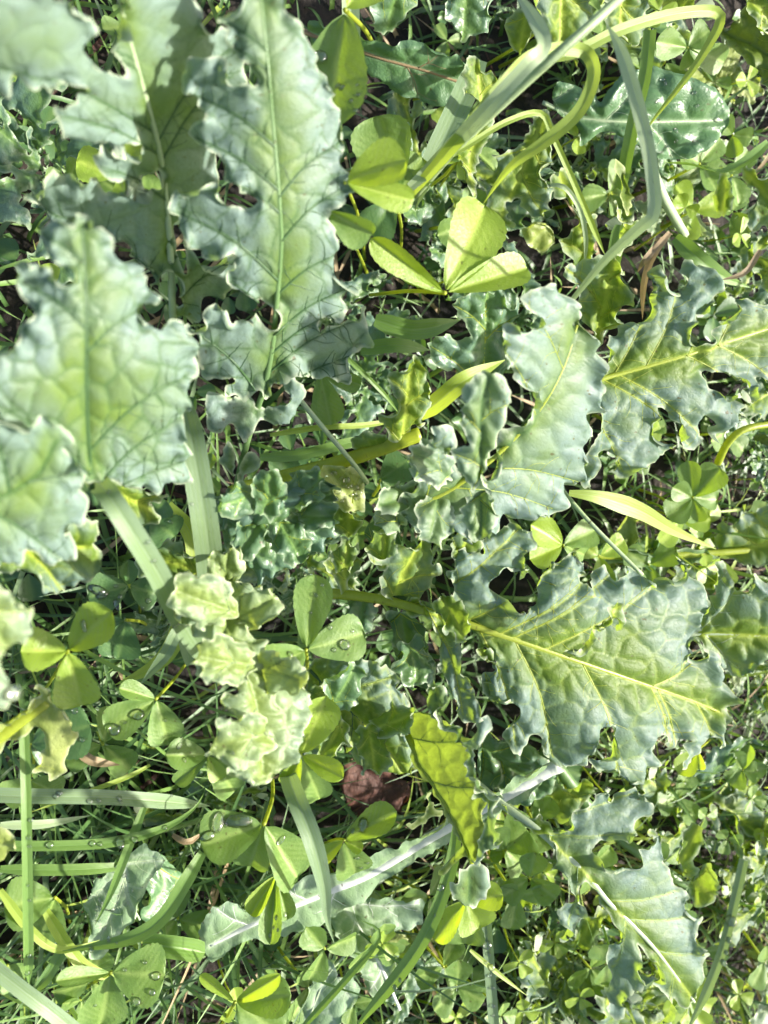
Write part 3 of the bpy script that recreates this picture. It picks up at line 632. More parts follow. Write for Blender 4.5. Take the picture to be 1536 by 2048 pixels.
for k, (x, y, rx, ry, a, h, m) in enumerate((
    (405, 1200, 66, 50, 200, .138, KALE_PALE), (512, 1215, 50, 40, -30, .132, KALE_PALE), (560, 1345, 54, 40, 20, .138, KALE_PALE), (445, 1320, 62, 46, 190, .148, KALE_PALE),
    (480, 1480, 62, 50, 165, .150, KALE_PALE), (450, 1140, 46, 36, -80, .114, KALE_PALE),
    (470, 1000, 46, 32, 160, .108, KALE_SHADE), (535, 985, 48, 34, -80, .110, KALE_SHADE), (612, 978, 46, 34, -40, .102, KALE_SHADE), (500, 1072, 48, 34, 120, .100, KALE_SHADE), (580, 1082, 50, 34, 60, .096, KALE_SHADE), (635, 1030, 40, 30, 0, .096, KALE_SHADE),
    (660, 1480, 44, 32, 120, .090, KALE), (742, 1500, 50, 36, 80, .092, KALE), (792, 1440, 40, 32, -20, .094, KALE), (685, 1372, 52, 36, -60, .094, KALE_SHADE),
    (765, 1085, 40, 30, -90, .090, KALE), (905, 1235, 48, 30, 60, .096, KALE), (825, 1325, 48, 36, 80, .078, KALE_SHADE), (930, 1075, 42, 30, -70, .098, KALE), (868, 1035, 54, 36, 100, .122, KALE_NEAR), (960, 1030, 50, 34, 90, .124, KALE_NEAR), (790, 1000, 40, 30, 160, .116, KALE_NEAR),
    (860, 930, 50, 36, -150, .136, KALE_NEAR), (690, 1110, 34, 26, -80, .082, KALE), (720, 1230, 40, 28, 100, .068, KALE_SHADE), (640, 1400, 44, 30, 150, .086, KALE))):
    frill(x, y, rx, ry, a, h, m, 400 + k)

# ================================================================== smaller lobed plants around it
TOPP = plant('lobed_weed', 1000, 250, 'grey-green lobed weed at the top edge behind the looping grass blade')
blade('leaf', TOPP, "938,110 958,120 968,136 983,132 998,165 990,200 986,260 962,300 950,350 950,392 938,405 930,370 915,340 900,310 910,270 932,250 945,220 935,195 918,190 926,160 922,140", "950,395 940,320 960,240 955,125", [(950, 395, .045), (955, 120, .072), (905, 310, .052), (998, 170, .066)], KALE, puff=3, ruffle=7, curl=6, cell=46, seed=61, teeth=4)
blade('leaf', TOPP, "985,310 1040,290 1075,225 1100,235 1113,300 1110,335 1085,352 1110,372 1100,402 1092,442 1060,432 1040,402 1018,402 1012,430 1030,452 1000,452 975,432 972,395 985,345", "1085,240 1050,330 1000,440", [(985, 340, .036), (1100, 240, .048), (1095, 430, .042), (1000, 450, .035)], KALE, puff=4, ruffle=8, curl=6, cell=48, seed=62, teeth=4)
blade('leaf', TOPP, "886,30 893,0 890,-40 960,-50 1003,-10 980,18 983,45 973,66 943,70 928,86 903,66", "935,-40 930,20 925,80", [(890, -30, .062), (1000, -10, .062), (925, 85, .05)], KALE_SHADE, puff=3.5, ruffle=7, curl=6, cell=44, seed=63, teeth=4)
blade('leaf', TOPP, "1073,-40 1068,10 1076,35 1080,62 1098,85 1122,112 1140,100 1158,72 1190,42 1184,0 1180,-40", "1125,-40 1122,20 1120,105", [(1070, -30, .07), (1185, -30, .07), (1120, 110, .056)], KALE, puff=4, ruffle=8, curl=7, cell=40, seed=64, teeth=4)
blade('leaf', TOPP, "1010,45 1040,18 1070,45 1066,80 1052,102 1038,116 1020,86", "1050,30 1035,110", [(1010, 45, .05), (1068, 50, .055), (1038, 116, .045)], KALE, puff=3, ruffle=6, curl=5, cell=40, seed=65, teeth=3)
blade('leaf', TOPP, "760,-30 835,-30 833,10 813,25 793,55 768,66 750,60 735,30", "800,-30 775,50", [(760, -30, .07), (835, -20, .07), (765, 65, .055)], KALE_SHADE, puff=3, ruffle=6, curl=6, cell=44, seed=66, teeth=4)
blade('leaf', TOPP, "1195,-40 1203,0 1208,40 1210,62 1230,82 1262,92 1295,60 1292,20 1300,-40", "1245,-40 1240,85", [(1200, -30, .075), (1300, -30, .075), (1240, 90, .06)], KALE, puff=4, ruffle=9, curl=8, cell=40, seed=67, teeth=4)
UPR = plant('lobed_weed', 1230, 500, 'narrow upright leaves of a lobed weed between the two bent yellow grass blades')
blade('leaf', UPR, "1103,345 1128,340 1148,370 1163,415 1193,430 1188,480 1195,502 1180,545 1150,545 1128,502 1116,480 1138,470 1143,440 1118,400 1102,376", "1165,560 1165,470 1120,350", [(1160, 550, .04), (1110, 345, .075), (1190, 440, .06)], KALE, puff=3, ruffle=6, curl=8, cell=44, seed=68, teeth=4)
blade('leaf', UPR, "1233,318 1254,350 1264,400 1254,428 1240,402 1232,360", "1252,420 1240,330", [(1252, 425, .06), (1233, 320, .085), (1264, 395, .066)], KALE_BACK, puff=2, ruffle=4, curl=4, cell=40, seed=69, lat=False, teeth=3)
blade('leaf', UPR, "1228,395 1246,420 1275,436 1278,455 1258,492 1216,508 1234,470", "1225,505 1250,440 1232,400", [(1220, 505, .05), (1230, 395, .08), (1276, 445, .068)], KALE, puff=3, ruffle=6, curl=6, cell=40, seed=70, teeth=3)
TRP = plant('lobed_weed', 1510, 100, 'yellow-green crinkled weed cut by the top right corner')
blade('leaf', TRP, "1436,68 1455,40 1483,25 1510,-10 1580,-30 1600,120 1580,200 1536,178 1515,160 1493,140 1480,115 1466,100", "1580,150 1520,100 1450,65", [(1440, 68, .06), (1560, -20, .075), (1560, 190, .07)], KALE_BACK, puff=6, ruffle=10, curl=8, cell=40, seed=71, teeth=4)
blade('leaf', TRP, "1478,10 1490,-30 1560,-30 1560,60 1530,58 1515,75 1505,40", "1500,0 1550,50", [(1480, 0, .085), (1560, -20, .09), (1520, 70, .08)], KALE, puff=5, ruffle=9, curl=8, cell=36, seed=72, teeth=4)
RTP = plant('lobed_weed', 1500, 460, 'grey lobed leaves at the right edge below the round smooth leaf')
blade('leaf', RTP, "1440,330 1455,350 1462,385 1468,402 1452,428 1430,420 1425,395 1436,365", "1445,425 1448,340", [(1440, 335, .06), (1465, 400, .055), (1432, 425, .045)], KALE, puff=3, ruffle=6, curl=5, cell=36, seed=73, teeth=4)
blade('leaf', RTP, "1480,330 1520,345 1580,340 1590,470 1560,500 1530,450 1505,470 1490,420 1500,390", "1590,440 1540,400 1490,345", [(1490, 335, .05), (1580, 345, .06), (1560, 490, .055)], KALE, puff=4, ruffle=8, curl=7, cell=40, seed=74, teeth=4)
blade('leaf', RTP, "1500,480 1520,510 1580,500 1590,600 1540,590 1515,560 1490,555 1480,520", "1590,560 1500,510", [(1490, 500, .05), (1580, 500, .06), (1560, 590, .055)], KALE, puff=4, ruffle=8, curl=7, cell=40, seed=75, teeth=4)
RMP = plant('lobed_weed', 1520, 1110, 'dim green lobed weed at the right edge beside the small heart-leaved sprig')
blade('leaf', RMP, "1440,1025 1458,1045 1480,1000 1510,1015 1580,1000 1600,1130 1500,1128 1460,1120 1430,1112", "1600,1075 1440,1105", [(1440, 1025, .03), (1580, 1005, .05), (1500, 1125, .03)], KALE, puff=3, ruffle=7, curl=6, cell=40, seed=76, teeth=4)
blade('leaf', RMP, "1180,1090 1240,1085 1320,1100 1400,1098 1440,1108 1400,1125 1320,1130 1240,1128 1190,1120", "1180,1110 1300,1113 1440,1105 1560,1095", [(1180, 1105, .02), (1440, 1100, .03), (1320, 1130, .02)], KALE_SHADE, puff=2, ruffle=4, curl=4, cell=40, seed=77, ribw=(8, 6), ribmat=RIB, teeth=3)
blade('leaf', RMP, "1238,1035 1255,1020 1262,1035 1282,1030 1280,1060 1290,1075 1270,1085 1255,1095 1235,1080 1225,1055", "1258,1100 1258,1040", [(1240, 1030, .03), (1285, 1050, .03), (1255, 1095, .018)], KALE_PALE, puff=2, ruffle=6, curl=5, cell=30, seed=78, teeth=4)
BTP = plant('lobed_weed', 740, 1880, 'grey lobed leaf lying low under the grass at the bottom')
blade('leaf', BTP, "655,1822 668,1795 700,1802 735,1800 768,1785 800,1800 845,1802 838,1848 800,1862 772,1870 800,1905 785,1965 745,2000 722,1945 690,1902 668,1860", "680,1795 715,1850 760,1930 800,2020", [(660, 1820, .025), (840, 1805, .032), (745, 1995, .03)], GREY, puff=2.5, ruffle=7, curl=6, cell=50, seed=79, ribw=(4, 3), ribmat=RIB_WHITE, teeth=4)
blade('leaf', BTP, "612,1990 625,1945 660,1915 678,1900 672,1950 700,1930 720,1990 690,2040 650,2080 600,2060", "700,1900 650,1960 610,2060", [(615, 1990, .03), (680, 1905, .036), (650, 2070, .03)], GREY, puff=2.5, ruffle=6, curl=5, cell=50, seed=80, ribw=(3, 2), ribmat=RIB_PALE, teeth=4)
LFP = plant('lobed_weed', -40, 1520, 'torn yellowish lobed leaf on a thick stalk at the left edge')
blade('leaf', LFP, "65,1375 85,1368 105,1378 112,1406 128,1398 150,1432 156,1472 132,1512 130,1548 98,1564 94,1544 64,1538 90,1488 84,1460 60,1462 20,1490 -40,1530 -50,1470 0,1440 40,1412 82,1392", "-50,1500 0,1470 50,1435 95,1405", [(-40, 1490, .11), (90, 1375, .115), (150, 1450, .110), (98, 1560, .095)], KALE_YEL, puff=3, ruffle=6, curl=6, cell=46, seed=81, ribw=(19, 10), ribmat=RIB, teeth=3)
blade('leaf', LFP, "-40,1640 0,1648 28,1668 42,1690 22,1708 0,1726 -40,1730", "-40,1690 30,1690", [(-40, 1640, .12), (40, 1690, .115), (0, 1725, .11)], KALE_YEL, puff=3, ruffle=4, curl=4, cell=46, seed=82, teeth=3)
FLP = plant('lobed_weed', 1220, 1700, 'blue-grey lobed leaves low in the shade behind the jagged lower right leaf')
for i, (ol, rb, an) in enumerate((
    ("1070,1580 1100,1560 1135,1575 1160,1545 1190,1560 1185,1600 1150,1622 1120,1640 1085,1620", "1070,1610 1180,1560", [(1075, 1590, .03), (1180, 1560, .045), (1120, 1640, .03)]),
    ("1030,1790 1050,1760 1065,1720 1085,1745 1098,1770 1080,1800 1050,1815 1020,1812", "1085,1730 1035,1805", [(1030, 1790, .03), (1080, 1725, .04), (1060, 1815, .03)]),
    ("1345,1700 1370,1660 1400,1650 1405,1690 1385,1720 1400,1740 1380,1760 1355,1740", "1350,1740 1395,1660", [(1345, 1700, .05), (1400, 1655, .065), (1380, 1755, .05)]),
    ("1150,1860 1175,1830 1205,1810 1212,1850 1190,1890 1165,1900 1120,1895", "1200,1820 1150,1890", [(1150, 1860, .03), (1205, 1815, .04), (1160, 1900, .03)]),
    ("1380,1745 1420,1735 1440,1760 1430,1800 1400,1812 1378,1790", "1380,1760 1430,1790", [(1380, 1745, .05), (1435, 1750, .06), (1400, 1810, .05)]))):
    blade('leaf', FLP, ol, rb, an, KALE, puff=3, ruffle=8, curl=7, cell=40, seed=83 + i, teeth=5, tl=24)

# ================================================================== smooth leaves
DK = plant('smooth_leaved_weed', 1050, 190, 'round dark green smooth leaf with a pale midrib at the upper right')
blade('leaf', DK, "1213,182 1248,146 1293,130 1343,144 1408,164 1443,190 1458,232 1443,270 1398,310 1318,318 1248,284 1216,262 1185,275 1160,292 1148,252 1103,214 1106,166 1148,170 1185,188 1200,205", "1085,205 1110,216 1160,235 1250,243 1340,243 1445,240",
      [(1105, 190, .04), (1250, 240, .05), (1330, 135, .058), (1455, 235, .055), (1340, 316, .045)], DOCK, puff=7, ruffle=3, curl=3, cell=70, seed=91, teeth=1.2, ribw=(5, 2), ribmat=RIB_PALE, tert=0.15, label='round wet blade')
LD = plant('strap_leaved_weed', 640, 80, 'long dark strap leaf with a brown midrib at the top, beside the big clover leaflet')
blade('leaf', LD, "620,40 700,62 768,84 818,80 883,96 935,122 918,160 920,202 868,216 798,188 768,168 690,132 630,105", "600,60 680,88 768,117 850,140 925,166", [(620, 60, .03), (768, 85, .045), (868, 215, .035), (935, 122, .05)], DOCK, puff=4, ruffle=3, curl=5, cell=60, seed=92, teeth=1.5, ribw=(6, 3), ribmat=STRAW, tert=0.2)
LW = plant('strap_leaved_weed', 1110, 1530, 'long grey leaf with a wide white midrib under the back-lit leaf')
blade('leaf', LW, "1112,1540 1060,1590 1000,1625 940,1665 870,1700 780,1752 730,1795 650,1845 560,1872 480,1885 430,1922 410,1902 398,1862 425,1815 455,1806 500,1815 545,1780 640,1745 720,1722 850,1660 960,1598 1060,1535", "1118,1530 1060,1563 960,1620 860,1676 740,1748 640,1790 540,1832 420,1890",
      [(1110, 1535, .075), (960, 1620, .062), (740, 1750, .045), (540, 1830, .040), (410, 1880, .032), (620, 1850, .036)], GREY, puff=2.5, ruffle=4, curl=3, cell=54, seed=93, teeth=2, ribw=(17, 5), ribmat=RIB_WHITE, tert=0.2)
WL = plant('wet_leaved_weed', 250, 1850, 'wet translucent pale leaf with dew, folded over, at the lower left')
blade('leaf', WL, "190,1748 215,1742 280,1692 302,1694 330,1720 300,1760 285,1800 278,1838 255,1850 232,1878 200,1920 174,1904 180,1848 166,1813 175,1786", "250,1720 255,1790 280,1840", [(180, 1800, .045), (290, 1695, .05), (200, 1915, .04), (275, 1838, .05)], GREY, puff=4, ruffle=4, curl=4, cell=50, seed=94, teeth=1.5, ribw=(3.5, 2), ribmat=RIB_PALE)
blade('leaf', WL, "285,1700 302,1692 340,1725 375,1765 352,1810 310,1842 282,1836 288,1780", "300,1700 330,1770 290,1830", [(290, 1700, .045), (370, 1765, .035), (290, 1835, .045)], DOCK, puff=4, ruffle=4, curl=4, cell=50, seed=95, teeth=1.5)
WB = plant('broad_wet_leaf_weed', 690, 1040, 'small pale leaf sprinkled with dew beside the dark crinkled leaf')
blade('leaf', WB, "618,945 650,930 690,930 722,945 728,985 725,1020 700,1030 672,1010 655,975", "720,1030 690,985 650,935", [(620, 945, .075), (725, 945, .07), (700, 1030, .065)], KALE_YEL, puff=3, ruffle=4, curl=4, cell=44, seed=96, teeth=1.5)
blade('leaf', WB, "668,1020 690,1008 705,1020 728,1035 718,1060 700,1080 680,1066 662,1048", "700,1085 695,1015", [(668, 1020, .06), (725, 1035, .062), (698, 1080, .05)], KALE, puff=3, ruffle=4, curl=4, cell=34, seed=97, teeth=3)
blade('leaf', WB, "730,1060 760,1040 800,1060 810,1095 790,1110 755,1110 735,1090", "740,1110 790,1060", [(730, 1060, .05), (805, 1070, .055), (770, 1110, .045)], CLOV_SHADE, puff=3, ruffle=4, curl=4, cell=44, seed=98, teeth=1.5)
DL = plant('dead_leaf', 740, 1600, 'reddish brown dead leaf lying in the dark gap below the centre', 'dead leaf')
blade('leaf', DL, "672,1548 705,1520 755,1528 800,1548 822,1580 808,1622 775,1640 762,1676 735,1668 705,1640 682,1600", "830,1560 760,1590 680,1640", [(670, 1530, -.012), (830, 1550, -.006), (740, 1690, -.014)], BROWN, puff=5, ruffle=8, curl=6, cell=60, seed=99, teeth=2, ribw=(2.5, 1.5), ribmat=BROWN)
DL2 = plant('dead_leaf', 1070, 460, 'brownish withered leaf in the shade below the grey lobed weed at the top', 'dead leaf')
blade('leaf', DL2, "1045,450 1070,430 1100,445 1110,475 1090,505 1060,500 1048,475", "1100,445 1055,495", [(1045, 450, .02), (1105, 450, .02), (1070, 505, .012)], KALE_YEL, puff=4, ruffle=6, curl=5, cell=40, seed=100, teeth=2)

# ================================================================== clover
def leaflet_geo(B, T, wid, fold=20, roll=0, bend=0.06, seed=0, nu=20, nv=6, notch=0.05, view=None, wavy=0.03):
    B = Vector(B); T = Vector(T); ax = T - B; L = ax.length; a = ax.normalized()
    vd = ((B + T) / 2 - CAMP).normalized() if view is None else view
    side = a.cross(vd).normalized(); nn = side.cross(a).normalized()
    if nn.dot(vd) > 0: nn = -nn
    q = Matrix.Rotation(R_(roll), 3, a); side = q @ side; nn = q @ nn
    fa = R_(fold)
    co, fc, vein, edge, rim, pc = [], [], [], [], [], []
    nvv = 2 * nv + 1
    for i in range(nu + 1):
        t = i / nu
        tt = 1 - (1 - t) ** 1.35
        f = (tt ** 0.62) * math.sqrt(max(0.0, 1 - tt ** 5)) * 1.40 + 0.012 * (1 - t)
        for j in range(nvv):
            v = (j - nv) / nv; av = abs(v)
            tooth = 1 + (0.035 if (i % 2) else -0.015) * (1 if av > 0.99 and tt > 0.45 else 0)
            y = v * f * 0.5 * wid * tooth
            x = L * tt - notch * L * math.exp(-(v / 0.25) ** 2) * tt ** 8 * 0 + L * 0.05 * av * tt * (1 - tt)
            z = abs(y) * math.sin(fa) + bend * L * (tt ** 2 - tt * 0.6) * -1.0
            z += wavy * wid * noise.noise((tt * 2.2 + seed * 3.7, v * 1.6, seed * 1.3)) * 1.6
            z += 0.004 * wid * math.sin((tt - 0.30 * av) * 62) * min(1, av * 4)
            co.append(B + a * x + side * (y * math.cos(fa)) + nn * z)
            sv = max(0.0, math.cos((tt - 0.30 * av) * 62)) ** 4 * 0.42 * min(1, av * 5)
            vein.append(max(math.exp(-(v * 9) ** 2) * 0.9, sv)); edge.append(av); rim.append(1.0 if av > 0.99 else 0.0)
            pc.append((x * 60 + seed, y * 60, seed * 2.3))
    for i in range(nu):
        for j in range(nvv - 1):
            p = i * nvv + j
            fc.append((p, p + 1, p + nvv + 1, p + nvv))
    return co, fc, vein, edge, rim, pc

def leaflet(parent, b, t, w, mat, fold=20, roll=0, bend=0.06, seed=0, label=None, name='leaflet'):
    B = P(*b); T = P(*t); wd = w * mpp((b[0] + t[0]) / 2, (b[1] + t[1]) / 2, (b[2] + t[2]) / 2)
    co, fc, ve, ed, ri, pc = leaflet_geo(B, T, wd, fold, roll, bend, seed)
    o = mesh_obj(name, co, fc, mat, parent, attrs={'vein': ve, 'edge': ed, 'rim': ri, 'pc': pc})
    if label: o['label'] = label
    HEROES.append(o)
    return o

def stem(parent, path, w, mat, name='stem', taper=0.8, n=7):
    p = catmull(np.array(path, float), 6)
    p3 = PN(p[:, 0], p[:, 1], p[:, 2]); m3 = ((p3 - C_) @ F_) / FPX
    k = np.linspace(1, taper, len(p)); rad = w * 0.5 * m3 * k
    co, fc = tube_geo([Vector(q) for q in p3], list(rad), n)
    N = len(co)
    return mesh_obj(name, co, fc, mat, parent, attrs={'vein': np.zeros(N), 'edge': np.full(N, .5), 'rim': np.zeros(N), 'pc': np.c_[np.repeat(p[:, :2] / 100, n, 0), np.zeros(N)]})

SEED = [200]
def sprig(c, leaves, label, mat=None, stemto=None, group='clover sprigs among the weeds', sw=7, name='clover_sprig'):
    mat = mat or CLOV
    base = stemto or (c[0] + 25, c[1] + 40, 0.0)
    if base[2] == 0.0:
        g0 = P(base[0], base[1], 0.0); base = (base[0], base[1], gz(g0.x, g0.y))
    r = empty(name, P(*base), label, 'clover', group)
    midp = ((c[0] + base[0]) / 2 + 8, (c[1] + base[1]) / 2 - 6, (c[2] + base[2]) * 0.5)
    stem(r, [c, midp, base], sw, RIB)
    for lf in leaves:
        SEED[0] += 1
        tx, ty, th, w = lf[:4]; fold = lf[4] if len(lf) > 4 else 18; roll = lf[5] if len(lf) > 5 else 0
        m = lf[6] if len(lf) > 6 else mat
        b = (c[0] + (tx - c[0]) * 0.04, c[1] + (ty - c[1]) * 0.04, c[2])
        leaflet(r, b, (tx, ty, th), w, m, fold, roll, 0.05, SEED[0])
    return r

BR, DKC = CLOV_LIT, CLOV_SHADE
sprig((136, 1302, .115), [(222, 1222, .120, 92, 22, -14), (42, 1302, .118, 92, 18, 16), (162, 1412, .112, 92, 20, 10)], 'bright clover sprig at the left edge above the torn yellowish leaf', BR, (60, 1420, .0))
sprig((612, 1300, .104), [(632, 1150, .108, 78, 16, 0), (730, 1266, .102, 92, 8, 8), (528, 1345, .118, 88, 14, 14)], 'dewy green clover sprig between the yellow midrib and the pale crinkled leaf', CLOV, (600, 1400, .0), sw=8)
sprig((528, 1648, .108), [(402, 1690, .112, 108, 16, 16), (596, 1756, .104, 104, 24, -18), (498, 1734, .088, 78, 22, 0)], 'sharp clover sprig with two broad leaflets left of the hanging blue grass blade', CLOV, (545, 1560, .03), sw=9)
sprig((312, 1398, .075), [(212, 1462, .078, 74, 16, 8), (336, 1486, .072, 74, 18, -6), (238, 1376, .08, 46, 30, 20)], 'clover sprig carrying two large dew drops, left of the pale crinkled leaf', CLOV, (370, 1330, .02))
sprig((602, 1510, .100), [(686, 1556, .112, 52, 34, -10, BR), (652, 1395, .110, 84, 20, 20, BR), (575, 1570, .095, 50, 30, 0, BR), (640, 1600, .085, 66, 20, 0, CLOV)], 'bright folded clover sprig under the tip of the pale crinkled leaf', CLOV, (560, 1480, .0))
sprig((690, 365, .150), [(812, 318, .158, 100, 22, -26, BR), (828, 402, .150, 62, 30, 12, BR)], 'glowing yellow-green clover leaflets touching the tall pale leaf', BR, (730, 520, .0))
sprig((655, 420, .140), [(745, 470, .140, 86, 28, 34, CLOV)], 'single folded green leaflet pressed against the tall pale leaf', CLOV, (740, 560, .0), name='clover_leaflet_sprig')
sprig((890, 586, .112), [(742, 478, .118, 64, 34, -16, BR), (972, 410, .110, 126, 20, 18, CLOV_LIT), (1056, 535, .112, 82, 30, -16, BR), (800, 545, .110, 36, 36, 10, BR)], 'large bright clover sprig with pointed leaflets above the centre', BR, (740, 590, .05), sw=9)
sprig((690, 20, .12), [(652, 255, .135, 150, 14, 22, CLOV), (760, -60, .12, 90, 20, 0, BR)], 'very large clover leaflet with dew behind the tall pale leaf', CLOV, (760, 120, .0), sw=10)
sprig((790, 400, .085), [(752, 232, .09, 120, 16, 0, CLOV), (845, 315, .088, 84, 16, 0, CLOV), (740, 470, .08, 80, 16, 0, CLOV_SHADE)], 'grey-green clover sprig behind the glowing yellow leaflets', CLOV, (800, 520, .0))
sprig((640, 745, .075), [(662, 850, .078, 66, 18, 0), (722, 770, .076, 44, 32, 10), (570, 740, .07, 40, 20, 0)], 'small clover sprig below the lower lobes of the tall pale leaf', CLOV, (640, 690, .0))
sprig((222, 1945, .080), [(330, 1950, .084, 112, 14, 8), (200, 2052, .076, 96, 16, -8), (112, 1962, .088, 44, 34, 16)], 'broad dewy clover sprig near the bottom left corner, under the slanting yellow-green blade', CLOV, (150, 1990, .0), sw=8)
sprig((110, 1795, .055), [(8, 1815, .06, 100, 14, 10), (80, 1880, .05, 88, 18, -10)], 'green clover sprig crossed by the upright grass blade at the lower left', CLOV, (140, 1850, .0))
sprig((688, 1680, .080), [(792, 1622, .092, 66, 24, -14, CLOV), (640, 1720, .078, 40, 30, 10, BR), (725, 1700, .084, 30, 34, 0, BR), (712, 1748, .07, 78, 16, 0, CLOV)], 'clover sprig with a dew drop above the white midrib leaf', CLOV, (640, 1690, .02))
sprig((932, 1800, .085), [(1006, 1790, .092, 56, 24, 0, BR), (960, 1858, .088, 84, 18, 0, BR), (868, 1880, .086, 56, 22, 10, BR), (930, 1890, .070, 80, 16, 0, CLOV)], 'bright yellow clover sprig below the rounded grey leaf tip', BR, (950, 1760, .0))
sprig((1385, 995, .055), [(1376, 922, .06, 44, 14, 0), (1440, 935, .06, 62, 16, 0), (1335, 1035, .056, 60, 16, 0), (1345, 975, .056, 46, 20, 0), (1396, 1045, .052, 40, 22, 0), (1435, 1000, .055, 44, 16, 0)], 'small heart-leaved sprig at the right edge above the bright arching grass', CLOV, (1400, 1060, .0), name='sorrel_sprig', sw=5)
sprig((1126, 1090, .065), [(1062, 1050, .07, 66, 24, 14, BR), (1060, 1118, .066, 58, 20, -8, BR), (1190, 1060, .06, 60, 16, 0, CLOV), (1170, 1110, .055, 50, 20, 0, CLOV)], 'bright clover sprig caught between the blurred leaf and the large sharp leaf', BR, (1150, 1150, .0), sw=6)
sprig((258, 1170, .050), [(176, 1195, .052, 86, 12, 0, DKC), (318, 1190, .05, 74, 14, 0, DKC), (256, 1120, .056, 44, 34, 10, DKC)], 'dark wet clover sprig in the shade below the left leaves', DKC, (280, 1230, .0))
sprig((252, 1240, .048), [(236, 1318, .046, 82, 14, 0, CLOV_SHADE), (170, 1270, .04, 70, 14, 0, DKC)], 'dark clover leaflets just below the bright left clover sprig', DKC, (300, 1260, .0))
sprig((1485, 1540, .03), [(1462, 1505, .034, 46, 16, 0), (1462, 1572, .032, 46, 16, 0), (1515, 1545, .034, 44, 18, 0), (1500, 1490, .036, 30, 30, 0)], 'pale clover sprig at the right edge beyond the tip of the large sharp leaf', CLOV, (1510, 1580, .0), sw=4)
sprig((552, 1750, .075), [(540, 1890, .085, 58, 40, 10), (575, 1840, .08, 46, 34, -10), (500, 1830, .078, 50, 40, 10, BR)], 'folded dewy clover sprig hanging over the white midrib leaf', CLOV, (520, 1720, .02))
sprig((470, 2004, .075), [(560, 1950, .088, 44, 36, 16, BR), (582, 1990, .084, 74, 18, 0, CLOV), (560, 2070, .08, 100, 16, 0, CLOV), (400, 1950, .07, 26, 30, 0, BR)], 'half-folded clover sprig cut by the bottom edge', CLOV, (420, 2080, .0))
sprig((415, 1510, .070), [(332, 1510, .076, 66, 24, 10, CLOV), (350, 1568, .066, 40, 30, -10, CLOV), (440, 1560, .07, 40, 26, 0, BR), (470, 1585, .06, 66, 20, 0, CLOV)], 'wet clover sprig left of the pale crinkled leaf tip', CLOV, (470, 1480, .02))
sprig((1375, 95, .06), [(1312, 85, .064, 56, 14, 0), (1420, 60, .064, 60, 14, 0), (1450, 125, .055, 56, 14, 0, CLOV), (1385, 130, .05, 50, 16, 0)], 'round-leaved sprig behind the top right grass bend', CLOV, (1390, 150, .0), name='sorrel_sprig', sw=4)
sprig((1465, 270, .04), [(1440, 235, .044, 40, 14, 0), (1505, 275, .044, 36, 14, 0), (1470, 315, .04, 34, 16, 0)], 'tiny round-leaved sprig at the right end of the round smooth leaf', CLOV, (1490, 320, .0), name='sorrel_sprig', sw=4)
sprig((1370, 415, .04), [(1355, 390, .044, 34, 18, 0), (1395, 425, .042, 30, 18, 0), (1345, 420, .04, 26, 18, 0)], 'little pale sprig on the bare stem right of the bent pale grass blade', BR, (1340, 430, .0), sw=4)
sprig((1010, 1700, .040), [(1055, 1660, .04, 90, 14, 0, CLOV), (1050, 1735, .036, 70, 14, 0, CLOV), (985, 1660, .04, 60, 16, 0, CLOV)], 'shaded clover sprig between the back-lit leaf and the jagged lower right leaf', CLOV, (1040, 1720, .0))
sprig((1395, 1500, .06), [(1358, 1548, .064, 46, 22, 0, BR), (1400, 1540, .06, 26, 30, 0, BR)], 'yellow-green clover leaflets peeping from under the tip of the large sharp leaf', BR, (1420, 1480, .0), sw=4)
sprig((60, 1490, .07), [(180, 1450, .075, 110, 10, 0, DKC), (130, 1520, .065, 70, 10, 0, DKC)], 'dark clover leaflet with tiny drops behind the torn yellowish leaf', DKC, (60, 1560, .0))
sprig((60, 1560, .05), [(5, 1600, .052, 60, 16, 0), (120, 1590, .05, 66, 14, 0)], 'clover sprig behind the upright grass blade below the torn yellowish leaf', CLOV, (80, 1600, .0))
sprig((15, 1930, .07), [(-50, 1960, .08, 80, 14, 0), (40, 1965, .07, 70, 14, 0)], 'clover sprig cut by the left edge near the bottom', CLOV, (0, 1990, .0))
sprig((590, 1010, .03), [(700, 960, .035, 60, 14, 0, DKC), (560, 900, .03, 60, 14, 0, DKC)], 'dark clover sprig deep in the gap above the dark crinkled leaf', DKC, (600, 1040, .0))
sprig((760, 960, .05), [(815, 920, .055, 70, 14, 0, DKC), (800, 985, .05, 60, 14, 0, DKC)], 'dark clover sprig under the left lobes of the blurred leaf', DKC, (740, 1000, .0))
sprig((300, 1035, .04), [(330, 1000, .044, 60, 14, 0, DKC), (350, 1075, .042, 80, 14, 0, DKC), (280, 1085, .04, 60, 14, 0, DKC)], 'dark clover sprig deep below the puckered left leaf', DKC, (320, 1080, .0))

